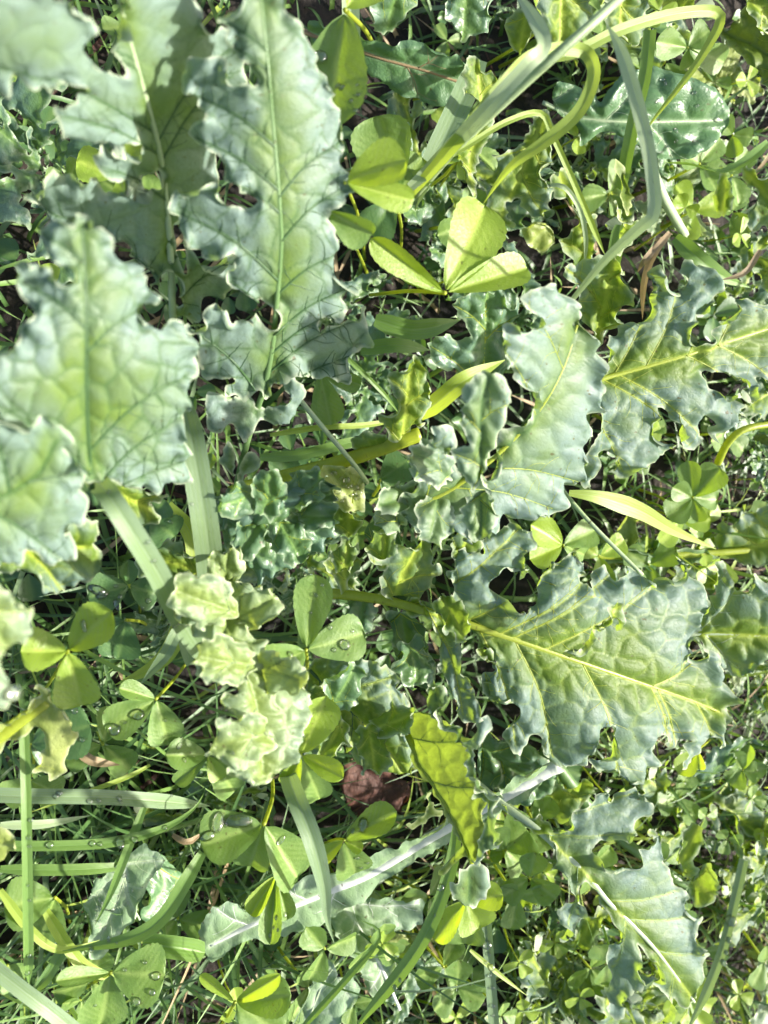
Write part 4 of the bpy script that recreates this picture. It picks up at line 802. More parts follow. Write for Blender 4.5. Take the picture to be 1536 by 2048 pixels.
# ================================================================== grass blades
def grass_geo(path, w, tip=0.35, base=0.15, twist=0.0, fold=14, nv=6, basew=0.6, tw0=0.0, sub=7):
    """path px,py,h triples -> strip with a folded section"""
    p = catmull(np.array(path, float), sub); p = resample(p, 14.0)
    p3 = PN(p[:, 0], p[:, 1], p[:, 2]); m3 = ((p3 - C_) @ F_) / FPX
    n = len(p); co, fc, ve, ed, pc = [], [], [], [], []
    for i in range(n):
        k = i / (n - 1)
        ww = w * m3[i] * min(1.0, basew + (1 - basew) * k / max(base, 1e-3)) * (1.0 if k < 1 - tip else max(0.03, 1 - ((k - (1 - tip)) / tip) ** 1.5))
        t = Vector(p3[min(i + 1, n - 1)] - p3[max(i - 1, 0)]).normalized()
        vd = (Vector(p3[i]) - CAMP).normalized()
        s = t.cross(vd).normalized(); nn = s.cross(t).normalized()
        if nn.dot(vd) > 0: nn = -nn
        q = Matrix.Rotation(R_(tw0 + twist * k), 3, t); s = q @ s; nn = q @ nn
        for j in range(-nv, nv + 1):
            v = j / nv
            co.append(Vector(p3[i]) + s * (v * 0.5 * ww * math.cos(R_(fold))) + nn * (abs(v) * 0.5 * ww * math.sin(R_(fold))))
            ve.append(0.9 if j == 0 else (0.45 if j % 2 == 0 else 0.0)); ed.append(abs(v))
            pc.append((p[i, 0] / 100 * 0.3 + v, p[i, 1] / 100 * 0.3, w * 0.13))
    m = 2 * nv + 1
    for i in range(n - 1):
        for j in range(m - 1):
            a = i * m + j
            fc.append((a, a + 1, a + m + 1, a + m))
    return co, fc, ve, ed, pc

def grass(path, w, label, mat=None, group='single grass blades among the weeds', name='grass_blade', **kw):
    co, fc, ve, ed, pc = grass_geo(path, w, **kw)
    o = mesh_obj(name, co, fc, mat or GRASS, None, attrs={'vein': ve, 'edge': ed, 'rim': np.zeros(len(co)), 'pc': pc})
    tag(o, label, 'grass', group); HEROES.append(o)
    return o

def stalk(path, w, label, mat, cat='stem', name='stalk', taper=0.8):
    o = stem(None, path, w, mat, name, taper); tag(o, label, cat, 'bare stalks'); return o

grass([(150, 930, .10), (205, 975, .150), (262, 1060, .155), (312, 1140, .145), (355, 1225, .125), (395, 1290, .10), (430, 1330, .05)], 46, 'broad blue-green grass blade arching from the puckered left leaf to the pale crinkled leaf', GRASS_BLUE, tip=0.1, fold=10)
grass([(365, 800, .09), (382, 880, .112), (398, 970, .115), (412, 1060, .11), (422, 1150, .085), (428, 1200, .05)], 54, 'wide grey-green grass blade standing upright beside the puckered left leaf', GRASS_BLUE, tip=0.05, fold=8)
grass([(380, 1330, .05), (360, 1260, .06), (330, 1310, .06), (280, 1370, .05)], 26, 'short blue grass tip under the bend of the broad arching blade', GRASS_BLUE, tip=0.4)
grass([(820, 390, .10), (920, 275, .135), (1010, 165, .145), (1060, 115, .142), (1120, 98, .138), (1172, 105, .136), (1188, 150, .138), (1160, 220, .136), (1095, 280, .13), (1020, 335, .12), (965, 410, .10)], 27, 'yellow-green grass blade looping back on itself at the top', GRASS_LIME, tip=0.25, fold=12, twist=10)
grass([(820, 375, .108), (880, 318, .118), (960, 232, .15), (1052, 132, .165), (1088, 92, .165), (1070, 40, .162), (1020, -30, .155)], 30, 'blurred pale grass blade with a sharp bend at the top edge', GRASS_GREY, tip=0.2, fold=10, twist=20)
stalk([(830, 385, .07), (920, 285, .125), (1060, 155, .155), (1180, 50, .165), (1300, -60, .16)], 24, 'grey straight grass stalk slanting to the top edge', GRASS_GREY)
grass([(1140, 605, .115), (1215, 515, .140), (1280, 455, .158), (1308, 425, .164), (1302, 330, .168), (1278, 220, .172), (1245, 110, .172), (1212, 45, .168)], 27, 'blurred pale grass blade bent like an elbow at the upper right', GRASS_GREY, tip=0.15, fold=10, basew=0.35, base=0.4)
grass([(1050, 120, .110), (1140, 108, .116), (1240, 60, .12), (1340, 30, .12), (1425, 22, .118), (1440, 45, .115), (1408, 105, .11), (1370, 160, .105), (1310, 235, .095), (1270, 290, .085)], 22, 'yellow grass blade folded down in the top right corner', GRASS_LIME, tip=0.5, fold=12, twist=10)
grass([(1300, 60, .10), (1290, 150, .095), (1268, 240, .085), (1250, 330, .07), (1240, 380, .03)], 26, 'upright yellow-green grass blade crossing the round smooth leaf', GRASS, tip=0.05, basew=1)
grass([(825, 348, .09), (920, 300, .096), (1010, 245, .10), (1080, 226, .10), (1105, 270, .098), (1150, 370, .09), (1210, 510, .07)], 13, 'thin grass blade rising and breaking down in a sharp angle at the top', GRASS_LIME, tip=0.1, fold=20)
grass([(1100, 370, .085), (1130, 375, .088), (1160, 420, .085), (1172, 480, .08), (1168, 535, .07)], 10, 'thin whitish dry grass curl over the narrow upright leaves', GRASS_GREY, tip=0.3)
grass([(1138, 986, .108), (1200, 995, .11), (1280, 1022, .105), (1350, 1062, .095), (1432, 1098, .08)], 40, 'bright yellow-green grass blade tapering to the right above the large sharp leaf', GRASS_YEL, tip=0.75, fold=8, basew=0.3, base=0.35)
stalk([(1120, 975, .100), (1180, 1045, .106), (1285, 1150, .112)], 10, 'thin blue-grey stalk leaning on the large sharp leaf', GRASS_GREY)
grass([(565, 1520, .08), (590, 1590, .112), (625, 1680, .122), (648, 1770, .118), (655, 1840, .11), (668, 1885, .098)], 40, 'pale blue grass blade hanging beside the sharp clover sprig', GRASS_BLUE, tip=0.55, fold=16)
grass([(48, 1460, .085), (52, 1580, .09), (54, 1700, .09), (56, 1830, .085), (58, 1970, .07)], 20, 'straight upright grass blade with dew at the lower left', GRASS, tip=0.1, basew=1)
grass([(-60, 1588, .07), (60, 1592, .072), (200, 1594, .07), (320, 1602, .06), (420, 1612, .04)], 30, 'broad blue-green grass blade lying level across the lower left', GRASS_BLUE, tip=0.2, basew=1, fold=18)
grass([(-60, 1690, .065), (80, 1692, .068), (220, 1685, .068), (330, 1655, .066), (390, 1615, .065), (410, 1580, .06)], 20, 'dewy grass blade curving up across the lower left', GRASS, tip=0.4, basew=1)
grass([(405, 1705, .08), (370, 1765, .085), (320, 1840, .085), (250, 1880, .082), (125, 1902, .07)], 30, 'green grass blade curving from the sharp clover down to the lower left', GRASS, tip=0.5, fold=18)
grass([(-40, 1915, .09), (50, 1985, .095), (110, 2030, .095), (170, 2080, .09)], 30, 'grass blade cutting the bottom left corner', GRASS_BLUE, tip=0.05, basew=1)
grass([(915, 1640, .07), (905, 1720, .082), (870, 1830, .085), (820, 1920, .08), (740, 2020, .07), (700, 2070, .06)], 28, 'wide green grass blade running from the back-lit leaf to the bottom edge', GRASS, tip=0.3, fold=16)
grass([(972, 1840, .06), (978, 1920, .065), (984, 2000, .06), (990, 2080, .05)], 22, 'blue upright grass blade beaded with dew at the bottom', GRASS_BLUE, tip=0.05, basew=1)
grass([(1488, 1720, .06), (1470, 1800, .07), (1445, 1900, .075), (1410, 1990, .07), (1370, 2070, .06)], 18, 'thin blue grass blade beaded with dew, arching at the lower right edge', GRASS_BLUE, tip=0.3, basew=1)
grass([(940, 1900, .075), (1000, 1950, .078), (1055, 1992, .078)], 10, 'thin yellow-green grass tip below the bright yellow clover', GRASS_YEL, tip=0.6)
stalk([(600, 800, .088), (650, 860, .088), (705, 925, .082), (735, 965, .07)], 11, 'thin pale stem kinked between the tall pale leaf and the crinkled leaf', RIB_PALE)
grass([(650, 675, .06), (720, 740, .062), (770, 790, .058), (800, 830, .05)], 10, 'fine grass blade crossing the dark gap above the centre', GRASS, tip=0.3)
grass([(540, 870, .04), (640, 855, .05), (730, 850, .05), (820, 835, .045)], 12, 'thin yellow-green blade level in the dark gap above the centre', GRASS_YEL, tip=0.3)
grass([(520, 915, .035), (600, 910, .045), (680, 890, .05), (760, 870, .05)], 22, 'green grass blade along the top of the thick yellow stalk', GRASS, tip=0.3)
grass([(840, 830, .06), (880, 800, .075), (930, 760, .085), (1010, 720, .08)], 40, 'bright grass blades rising behind the narrow upright lobe', GRASS_YEL, tip=0.5)
grass([(750, 640, .05), (830, 660, .055), (920, 640, .05)], 40, 'shaded green strap blade below the large bright clover sprig', GRASS, tip=0.4)
grass([(720, 700, .03), (790, 690, .035), (860, 700, .03)], 30, 'dark grass blade in the gap left of the dark leaf', GRASS, tip=0.4)
grass([(335, 1010, .03), (390, 1100, .035), (340, 1300, .03), (230, 1370, .03)], 36, 'yellowish grass blade deep below the broad arching blade', GRASS_YEL, tip=0.3)
grass([(700, -40, .07), (702, 40, .065), (704, 120, .05), (704, 200, .03)], 36, 'wide whitish dry grass blade at the top behind the big clover leaflet', GRASS_GREY, tip=0.05, basew=1)
grass([(960, 120, .05), (900, 250, .055), (850, 360, .05), (830, 420, .03)], 50, 'dark wide grass blade behind the slanting stalk', GRASS_BLUE, tip=0.4)
grass([(1240, 450, .05), (1220, 560, .05)], 30, 'short green blade beside the bent pale grass elbow', GRASS, tip=0.3)
grass([(1536, 285, .07), (1490, 325, .075), (1440, 345, .075), (1380, 330, .07), (1330, 325, .06)], 24, 'twisting pale grass blade at the right edge under the round smooth leaf', GRASS, tip=0.5, twist=140)
grass([(1350, 475, .05), (1400, 520, .055), (1450, 555, .05), (1500, 575, .04)], 34, 'green grass blade above the right-hand leaf', GRASS, tip=0.6)
grass([(130, 1890, .05), (90, 1960, .045), (60, 1990, .03)], 24, 'short grass blade at the lower left beside the bottom left clover sprig', GRASS, tip=0.4)
grass([(0, 1780, .06), (60, 1860, .065), (120, 1900, .065), (200, 1880, .06)], 18, 'thin curved blade behind the lower left clover', GRASS_YEL, tip=0.5)
grass([(90, 1820, .055), (140, 1900, .06), (180, 1940, .058), (260, 1965, .05)], 24, 'yellow-green blade slanting to the bottom left clover sprig', GRASS_YEL, tip=0.4)
grass([(300, 1530, .05), (240, 1560, .055), (60, 1625, .06)], 10, 'fine bright blade crossing above the broad level grass', GRASS_YEL, tip=0.5)
grass([(0, 1650, .06), (90, 1648, .06), (185, 1630, .055)], 18, 'pale grass tip pointing right at the lower left', GRASS_GREY, tip=0.6)
grass([(0, 1738, .05), (110, 1740, .052), (220, 1735, .05), (300, 1720, .04)], 22, 'green grass blade lying level under the dewy curving one', GRASS, tip=0.4)
grass([(290, 1610, .06), (255, 1700, .065), (220, 1790, .065), (190, 1850, .06)], 18, 'yellow-green blade slanting over the wet pale leaf', GRASS, tip=0.5)
grass([(285, 1888, .055), (350, 1895, .06), (410, 1905, .055)], 50, 'folded pale grass piece left of the long grey leaf', GRASS, tip=0.15, fold=35)
grass([(600, 2060, .06), (700, 1950, .07), (760, 1870, .07), (720, 1840, .065)], 14, 'thin blade over the grey lobed leaf at the bottom', GRASS, tip=0.4)
# brown dry scraps
grass([(1340, 465, .075), (1310, 505, .078), (1290, 560, .075), (1285, 640, .065)], 16, 'reddish dry grass strip hanging above the right-hand leaf', STRAW, tip=0.3, group='dry grass scraps', twist=60)
grass([(1325, 480, .075), (1290, 520, .078), (1275, 545, .07)], 14, 'curled reddish dry strip beside the right-hand leaf tip', STRAW, tip=0.4, group='dry grass scraps')
grass([(1520, 500, .07), (1490, 545, .07), (1440, 560, .065)], 12, 'brown dry curl near the right edge', STRAW, tip=0.5, group='dry grass scraps')
grass([(150, 1490, .04), (180, 1520, .045), (240, 1530, .04)], 20, 'dry brown blade below the torn yellowish leaf', STRAW, tip=0.5, group='dry grass scraps')
grass([(345, 1670, .05), (375, 1685, .055), (405, 1665, .05)], 12, 'small brown dry curl beside the sharp clover sprig', STRAW, tip=0.4, group='dry grass scraps')
stalk([(1300, 330, .07), (1330, 400, .06), (1370, 470, .05)], 22, 'thick pale stem right of the bent pale grass blade', RIB_PALE)
stalk([(1436, 925, .05), (1460, 880, .065), (1500, 855, .07), (1580, 845, .07)], 16, 'curved bare stem at the right edge below the right-hand leaf', RIB)
stalk([(1090, 1500, .012), (1200, 1640, .02), (1300, 1720, .02), (1400, 1790, .018)], 26, 'dark green stem low behind the jagged lower right leaf', RIB_DARK)

# ================================================================== undergrowth
def multi_obj(name, geos, mats):
    """geos: list of (co, faces, vein, edge, pc, material index) joined into one mesh"""
    co, fc, ve, ed, pc, mi = [], [], [], [], [], []
    for g in geos:
        o = len(co); co += g[0]; fc += [tuple(i + o for i in f) for f in g[1]]; ve += list(g[2]); ed += list(g[3]); pc += list(g[4]); mi += [g[5]] * len(g[1])
    ob = mesh_obj(name, co, fc, mats[0], None, attrs={'vein': ve, 'edge': ed, 'rim': np.zeros(len(co)), 'pc': pc})
    for m in mats[1:]: ob.data.materials.append(m)
    ob.data.polygons.foreach_set('material_index', mi)
    return ob

XMIN, XMAX, YMIN, YMAX = -0.14, 0.62, -0.47, 0.42
ru = random.Random(31)
def blade_free(x, y, L, w, az, lean, curve, seed, n=7):
    """free-standing grass blade in metres"""
    co, fc, ve, ed, pc = [], [], [], [], []
    d = Vector((math.cos(az), math.sin(az), 0)); sd_ = Vector((-d.y, d.x, 0))
    z0 = gz(x, y); p = Vector((x, y, z0 - 0.004)); ang = lean
    for i in range(n + 1):
        k = i / n
        ww = w * (1 - k ** 2.2) + 0.0001
        up = Vector((0, 0, math.sin(ang))) + d * math.cos(ang)
        nn = sd_.cross(up)
        for j in (-1, 0, 1):
            co.append(p + sd_ * (j * 0.5 * ww) + nn * (-abs(j) * 0.12 * ww)); ve.append(0.7 if j == 0 else 0.0); ed.append(abs(j) * 0.8)
            pc.append((k * 2 + seed, j * 0.3, seed * 0.7))
        p = p + up * (L / n); ang -= curve / n
        if p.z < z0 + 0.002: p.z = z0 + 0.002
    for i in range(n):
        for j in range(2):
            a = i * 3 + j; fc.append((a, a + 1, a + 4, a + 3))
    return co, fc, ve, ed, pc

def thin(x, y):  # second value marks shaded zones, where darkened leaf colours paint the shade
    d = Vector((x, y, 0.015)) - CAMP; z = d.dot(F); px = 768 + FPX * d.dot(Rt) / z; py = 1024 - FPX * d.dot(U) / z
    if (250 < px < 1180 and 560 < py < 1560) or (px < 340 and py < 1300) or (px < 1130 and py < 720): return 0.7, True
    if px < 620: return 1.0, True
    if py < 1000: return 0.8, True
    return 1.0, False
geos = []
for i in range(10500):
    x, y = ru.uniform(XMIN, XMAX), ru.uniform(YMIN, YMAX)
    kp, dk_ = thin(x, y); far = not dk_
    if ru.random() > kp: continue
    L = ru.uniform(0.025, 0.075) * (1.0 if y < -0.02 else 0.75) * (2.0 if (x < 0.09 and y < -0.09) else 1.0)
    g = blade_free(x, y, L, ru.uniform(0.0009, 0.0030), ru.uniform(0, 6.283), R_(ru.uniform(15, 75)), R_(ru.uniform(10, 95)), i * 0.37)
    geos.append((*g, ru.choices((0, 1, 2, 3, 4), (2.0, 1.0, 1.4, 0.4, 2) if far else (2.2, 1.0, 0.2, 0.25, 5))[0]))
o = multi_obj('grass_carpet', geos, [GRASS, GRASS_BLUE, GRASS_YEL, STRAW, GRASS_SHADE]); tag(o, 'fine mixed grass growing all over the ground between the weeds', kind='stuff')

geos = []
VD = Vector((0.2, 0, -1)).normalized()
def free_sprig(x, y, h, size, seed, mi, out):
    c = Vector((x, y, gz(x, y) + h)); a0 = ru.uniform(0, 6.283)
    for k in range(3):
        a = a0 + k * 2.094 + ru.uniform(-0.25, 0.25); tl_ = ru.uniform(-0.25, 0.45)
        d = Vector((math.cos(a) * math.cos(tl_), math.sin(a) * math.cos(tl_), math.sin(tl_)))
        co, fc, ve, ed, ri, pc = leaflet_geo(c + d * size * 0.05, c + d * size, size * ru.uniform(0.75, 0.95), ru.uniform(8, 32), ru.uniform(-25, 25), 0.08, seed + k * 0.31, 8, 2, view=VD)
        out.append((co, fc, ve, ed, pc, mi))
    lean = Vector((ru.uniform(-.4, .4) * h, ru.uniform(-.4, .4) * h, -h))
    co, fc = tube_geo([c, c + lean * 0.5 + Vector((0.002, 0.001, 0)), c + lean], [0.0006, 0.0007, 0.0008], 5)
    out.append((co, fc, [0] * len(co), [.5] * len(co), [tuple(v * 60) for v in co], mi))
for i in range(1000):
    x, y = ru.uniform(XMIN, XMAX), ru.uniform(YMIN, YMAX)
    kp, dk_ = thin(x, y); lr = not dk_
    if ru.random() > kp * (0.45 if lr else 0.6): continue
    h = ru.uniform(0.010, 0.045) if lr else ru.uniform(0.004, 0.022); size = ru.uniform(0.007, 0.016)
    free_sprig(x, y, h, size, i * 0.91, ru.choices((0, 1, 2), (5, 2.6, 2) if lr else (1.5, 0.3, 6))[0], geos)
o = multi_obj('clover_carpet', geos, [CLOV, CLOV_LIT, CLOV_SHADE]); tag(o, 'low carpet of small clover leaves covering the soil', kind='stuff')

geos = []
for i in range(350):
    x, y = ru.uniform(XMIN, XMAX), ru.uniform(YMIN, YMAX)
    g = blade_free(x, y, ru.uniform(0.02, 0.06), ru.uniform(0.001, 0.003), ru.uniform(0, 6.283), R_(ru.uniform(2, 22)), R_(ru.uniform(-10, 40)), i * 0.53, 5)
    geos.append((*g, ru.choices((0, 1), (4, 1))[0]))
o = multi_obj('dry_litter', geos, [STRAW, BROWN]); tag(o, 'dry brown grass litter on the soil', kind='stuff')

# --- countable small plants in the undergrowth
def template_leaf(outline, rib, seed, mat, length, **kw):
    ol = pts(outline); rb = pts(rib)
    base = rb[0]; ax = rb[-1] - rb[0]; sc_ = 420.0 / np.linalg.norm(ax); ca, sa = ax / np.linalg.norm(ax)
    rot = np.array([[ca, sa], [-sa, ca]])
    ol = (ol - base) @ rot.T * sc_ + np.array([500.0, 1000.0]); rb = (rb - base) @ rot.T * sc_ + np.array([500.0, 1000.0])
    an = [(500, 1000, .10), (700, 1000, .118), (920, 1000, .108), (700, 880, .112), (700, 1120, .112), (860, 900, .104), (860, 1100, .104)]
    o = blade('leaf', None, ol, rb, an, mat, sp=9.0, cell=60, puff=4, ruffle=14, curl=12, lam=60, teeth=6, tl=40, seed=seed, sv=0, **kw)
    HEROES.remove(o)
    me = o.data; n = len(me.vertices); c = np.zeros(n * 3); me.vertices.foreach_get('co', c); c = c.reshape(-1, 3)
    b = np.array(P(500, 1000, .10)); t_ = np.array(P(920, 1000, .108)); k = length / np.linalg.norm(t_ - b)
    d = (t_ - b)[:2]; az = math.atan2(d[1], d[0]); rz = np.array([[math.cos(-az), -math.sin(-az), 0], [math.sin(-az), math.cos(-az), 0], [0, 0, 1]])
    c = ((c - b) @ rz.T) * k
    me.vertices.foreach_set('co', c.ravel()); me.update()
    bpy.data.objects.remove(o)
    return me
OL15 = "1013,1606 1068,1638 1078,1613 1090,1642 1128,1648 1148,1623 1183,1608 1188,1578 1218,1568 1230,1596 1263,1573 1288,1583 1303,1628 1268,1648 1268,1668 1248,1683 1203,1683 1184,1703 1226,1722 1268,1713 1278,1688 1308,1668 1323,1653 1338,1668 1328,1698 1340,1743 1353,1773 1370,1778 1373,1808 1398,1828 1388,1853 1398,1900 1415,1903 1403,1928 1418,1958 1398,1968 1388,2013 1363,2018 1345,1993 1340,2045 1318,2060 1310,2038 1332,1994 1308,1968 1288,1908 1275,1893 1283,1953 1253,1978 1248,2008 1223,2028 1208,2003 1228,1958 1213,1928 1223,1888 1216,1828 1188,1788 1170,1758 1156,1768 1168,1798 1163,1848 1138,1888 1118,1878 1124,1848 1113,1823 1136,1798 1118,1753 1095,1738 1108,1698 1066,1664 1006,1620"
RB15 = "1003,1608 1068,1653 1118,1698 1168,1743 1218,1805 1268,1853 1318,1908 1390,2005"
OL10 = "903,592 933,578 968,567 1003,565 1008,595 1036,600 1043,630 1020,650 1018,690 1000,740 985,765 965,800 950,800 935,780 902,742 872,732 858,692 880,660 915,680 933,655 913,622"
RB10 = "955,800 968,720 972,580"
TL = [template_leaf(OL15, RB15, 301, KALE, 0.075), template_leaf(OL10, RB10, 302, KALE_PALE, 0.045), template_leaf(OL15, RB15, 303, KALE_SHADE, 0.06), template_leaf(OL10, RB10, 304, KALE_YEL, 0.04)]
rk = random.Random(5)
SEEDL = [  # px, py, templates, scale, label
    (1480, 1700, (0, 1), 1.0, 'young lobed seedling at the right edge below the pale clover sprig'),
    (1330, 1560, (2, 0), 0.9, 'young lobed seedling just under the lower margin of the large sharp leaf'),
    (1500, 1900, (1, 3), 1.0, 'young lobed seedling at the right edge near the lower corner'),
    (1080, 1960, (1, 0), 0.9, 'young lobed seedling left of the jagged lower right leaf, near the bottom'),
    (1480, 880, (1, 2), 0.8, 'young lobed seedling under the curved bare stem at the right edge'),
    (1330, 400, (2, 1), 0.8, 'young lobed seedling in the shade below the round smooth leaf'),
    (1180, 60, (3, 0), 0.9, 'young lobed seedling at the top edge behind the folded yellow blade'),
    (1440, 620, (0, 2), 0.8, 'young lobed seedling behind the upper lobes of the right-hand leaf'),
    (820, 1900, (2, 3), 0.7, 'young lobed seedling at the bottom right of the grey lobed leaf'),
    (1050, 640, (2, 2), 0.7, 'dark seedling in the gap above the blurred leaf'),
    (1420, 180, (3, 3), 0.8, 'yellowish seedling at the top right beyond the round smooth leaf'),
    (700, 620, (2, 2), 0.6, 'dark seedling in the gap right of the tall pale leaf'),
    (1250, 1180, (0, 2), 0.7, 'seedling in the shade above the large sharp leaf'),
    (1200, 1990, (0, 1), 0.8, 'seedling under the lower tip of the jagged lower right leaf'),
    (1430, 1640, (0, 2), 0.8, 'seedling right of the jagged leaf, level with its upper lobes'),
    (1060, 1840, (0, 2), 0.7, 'seedling left of the hanging lobe of the jagged lower right leaf'),
    (1480, 1300, (0, 1), 0.8, 'seedling at the right edge below the leaf behind the large sharp one'),
    (1500, 770, (0, 2), 0.7, 'seedling at the right edge under the right-hand leaf'),
    (900, 330, (2, 0), 0.8, 'shaded seedling at the top behind the slanting grass stalk'),
    (1180, 330, (0, 2), 0.8, 'seedling at the upper right between the grass blades'),
    (960, 480, (2, 2), 0.9, 'dark seedling in the gap right of the large bright clover'),
    (760, 760, (2, 2), 0.8, 'dark seedling in the gap below the bright clover stalk'),
    (620, 1130, (2, 0), 0.6, 'dark seedling under the dewy clover at the centre'),
    (100, 300, (2, 2), 1.0, 'dark seedling in the gap at the upper left'),
    (420, 1640, (2, 0), 0.5, 'seedling deep in the grass left of the sharp clover'),
    (350, 1250, (2, 2), 0.5, 'dark seedling in the gap behind the broad arching grass blade')]
for px, py, tt, sc_, lab in SEEDL:
    loc = P(px, py, 0.0); loc.z = gz(loc.x, loc.y) * 0.7
    r = empty('lobed_seedling', loc, lab, 'seedling', 'young lobed seedlings in the undergrowth')
    n = rk.randint(4, 6); a0 = rk.uniform(0, 6.28)
    for k in range(n):
        ob = bpy.data.objects.new('leaf', TL[rk.choice(tt)]); COL.objects.link(ob); ob.parent = r
        ob.rotation_euler = (rk.uniform(-.25, .25), -R_(rk.uniform(12, 42)), a0 + k * 6.283 / n + rk.uniform(-.3, .3))
        s_ = sc_ * rk.uniform(0.7, 1.1); ob.scale = (s_, s_, s_); ob.location = (0, 0, 0.004)

# --- small clover sprigs one can pick out in the bright carpet
SM = []
for q, m in enumerate((CLOV, CLOV_LIT, CLOV)):
    lst = []
    for k in range(3):
        a = k * 2.094 + q; d = Vector((math.cos(a), math.sin(a), 0.25 - 0.15 * q)).normalized()
        co, fc, ve, ed, ri, pc = leaflet_geo(d * 0.0008, d * 0.0145, 0.0125, 14 + 6 * q, 8 * (k - 1), 0.07, q * 3 + k + 50, 14, 4, view=Vector((0, 0, -1)))
        ob = mesh_obj('leaflet', co, fc, m, None, attrs={'vein': ve, 'edge': ed, 'rim': ri, 'pc': pc}, link=False); lst.append(('leaflet', ob.data)); bpy.data.objects.remove(ob)
    co, fc = tube_geo([Vector((0, 0, 0)), Vector((.003, .001, -.02)), Vector((.004, -.002, -.05))], [.0006, .0007, .0009], 6)
    N = len(co); ob = mesh_obj('stem', co, fc, RIB, None, attrs={'vein': np.zeros(N), 'edge': np.full(N, .5), 'rim': np.zeros(N), 'pc': [tuple(v * 60) for v in co]}, link=False)
    lst.append(('stem', ob.data)); bpy.data.objects.remove(ob); SM.append(lst)
LAND = [(560, 400, 'the tall pale leaf'), (300, 300, 'the upper left broad leaf'), (170, 700, 'the puckered left leaf'), (1150, 1310, 'the large sharp leaf'), (1050, 850, 'the blurred leaf'),
        (1350, 720, 'the right-hand leaf'), (550, 1040, 'the dark crinkled leaf'), (500, 1380, 'the pale crinkled leaf'), (720, 1430, 'the crinkled leaf below the midrib'), (910, 1570, 'the back-lit leaf'),
        (1250, 1800, 'the jagged lower right leaf'), (1340, 230, 'the round smooth leaf'), (830, 140, 'the strap leaf with the brown midrib'), (700, 1760, 'the white midrib leaf'), (230, 1810, 'the wet translucent leaf'),
        (750, 1610, 'the brown dead leaf'), (740, 1880, 'the grey bottom leaf'), (100, 1460, 'the torn yellowish leaf'), (530, 1660, 'the sharp clover sprig'), (250, 1970, 'the bottom left clover sprig'),
        (930, 1830, 'the bright yellow clover'), (1385, 990, 'the heart-leaved sprig'), (1300, 430, 'the pale grass elbow'), (1290, 1035, 'the bright tapering grass blade'), (55, 1720, 'the straight upright grass blade'),
        (980, 1950, 'the blue beaded grass'), (1450, 1900, 'the thin arching beaded grass'), (870, 1840, 'the wide green grass blade'), (1080, 200, 'the looping grass blade'), (1420, 60, 'the folded yellow grass blade'),
        (960, 250, 'the narrow grey lobed leaf'), (1150, 440, 'the narrow upright leaf'), (890, 520, 'the large bright clover'), (1485, 1535, 'the pale right-edge clover'), (1450, 1240, 'the leaf behind the large sharp leaf'),
        (200, 1595, 'the broad level grass blade'), (640, 1720, 'the hanging blue grass blade'), (310, 1430, 'the two-drop clover sprig'), (1500, 460, 'the grey right-edge leaves'), (1490, 90, 'the yellow corner weed')]
SEEN_L = set()
DIRS = ['right of', 'lower right of', 'below', 'lower left of', 'left of', 'upper left of', 'above', 'upper right of']
def small_sprig(px, py, h):
    ln = min(LAND, key=lambda l: (l[0] - px) ** 2 + (l[1] - py) ** 2)
    dx, dy = px - ln[0], py - ln[1]; di = DIRS[int(round(math.atan2(dy, dx) / (math.pi / 4))) % 8]
    q = rk.randrange(3); s_ = rk.choice((0.62, 1.1)); far_ = 'close' if math.hypot(dx, dy) < 130 else 'farther'
    lab = '%s %s clover sprig %s %s %s' % ('tiny' if s_ < .8 else 'small', ('green', 'bright', 'folded')[q], far_, di, ln[2])
    if lab in SEEN_L: return
    SEEN_L.add(lab)
    r = empty('clover_sprig', P(px, py, h), lab, 'clover', 'small clover sprigs in the undergrowth')
    r.rotation_euler = (rk.uniform(-.3, .3), rk.uniform(-.3, .3), rk.uniform(0, 6.28)); r.scale = (s_, s_, s_)
    for nm, me in SM[q]:
        ob = bpy.data.objects.new(nm, me); COL.objects.link(ob); ob.parent = r
for (x0, y0, x1, y1, n, h0, h1) in ((1000, 1560, 1530, 2040, 36, .015, .05), (600, 1780, 1000, 2040, 8, .02, .05), (20, 1480, 560, 2030, 5, .012, .04), (1180, 830, 1530, 1130, 12, .015, .04),
                                    (1080, 20, 1530, 520, 16, .012, .045), (720, 60, 1000, 620, 6, .01, .03), (0, 180, 330, 640, 4, .01, .03)):
    for k in range(n): small_sprig(rk.uniform(x0, x1), rk.uniform(y0, y1), rk.uniform(h0, h1))

# ================================================================== dew
bpy.context.view_layer.update()
vv, ff = [], []
for ob in HEROES:
    o_ = len(vv); me = ob.data; c = np.zeros(len(me.vertices) * 3); me.vertices.foreach_get('co', c)
    vv += [Vector(q) for q in c.reshape(-1, 3)]; ff += [tuple(i + o_ for i in p.vertices) for p in me.polygons]
BV = BVHTree.FromPolygons(vv, ff)
def drop_mesh(n=12, m=7):
    co, fc = [], []
    for i in range(m + 1):
        ph = math.pi * i / m
        for k in range(n):
            a = 6.28319 * k / n
            z = math.cos(ph); r = math.sin(ph) * (1.0 if z > 0 else 1.06)
            co.append((r * math.cos(a), r * math.sin(a), 0.62 * z if z > 0 else 0.42 * z))
    for i in range(m):
        for k in range(n): fc.append((i * n + k, (i + 1) * n + k, (i + 1) * n + (k + 1) % n, i * n + (k + 1) % n))
    ob = mesh_obj('dew_drop', co, fc, WATER, None, link=False); me = ob.data; bpy.data.objects.remove(ob); return me
DM = drop_mesh()
DROPS = []
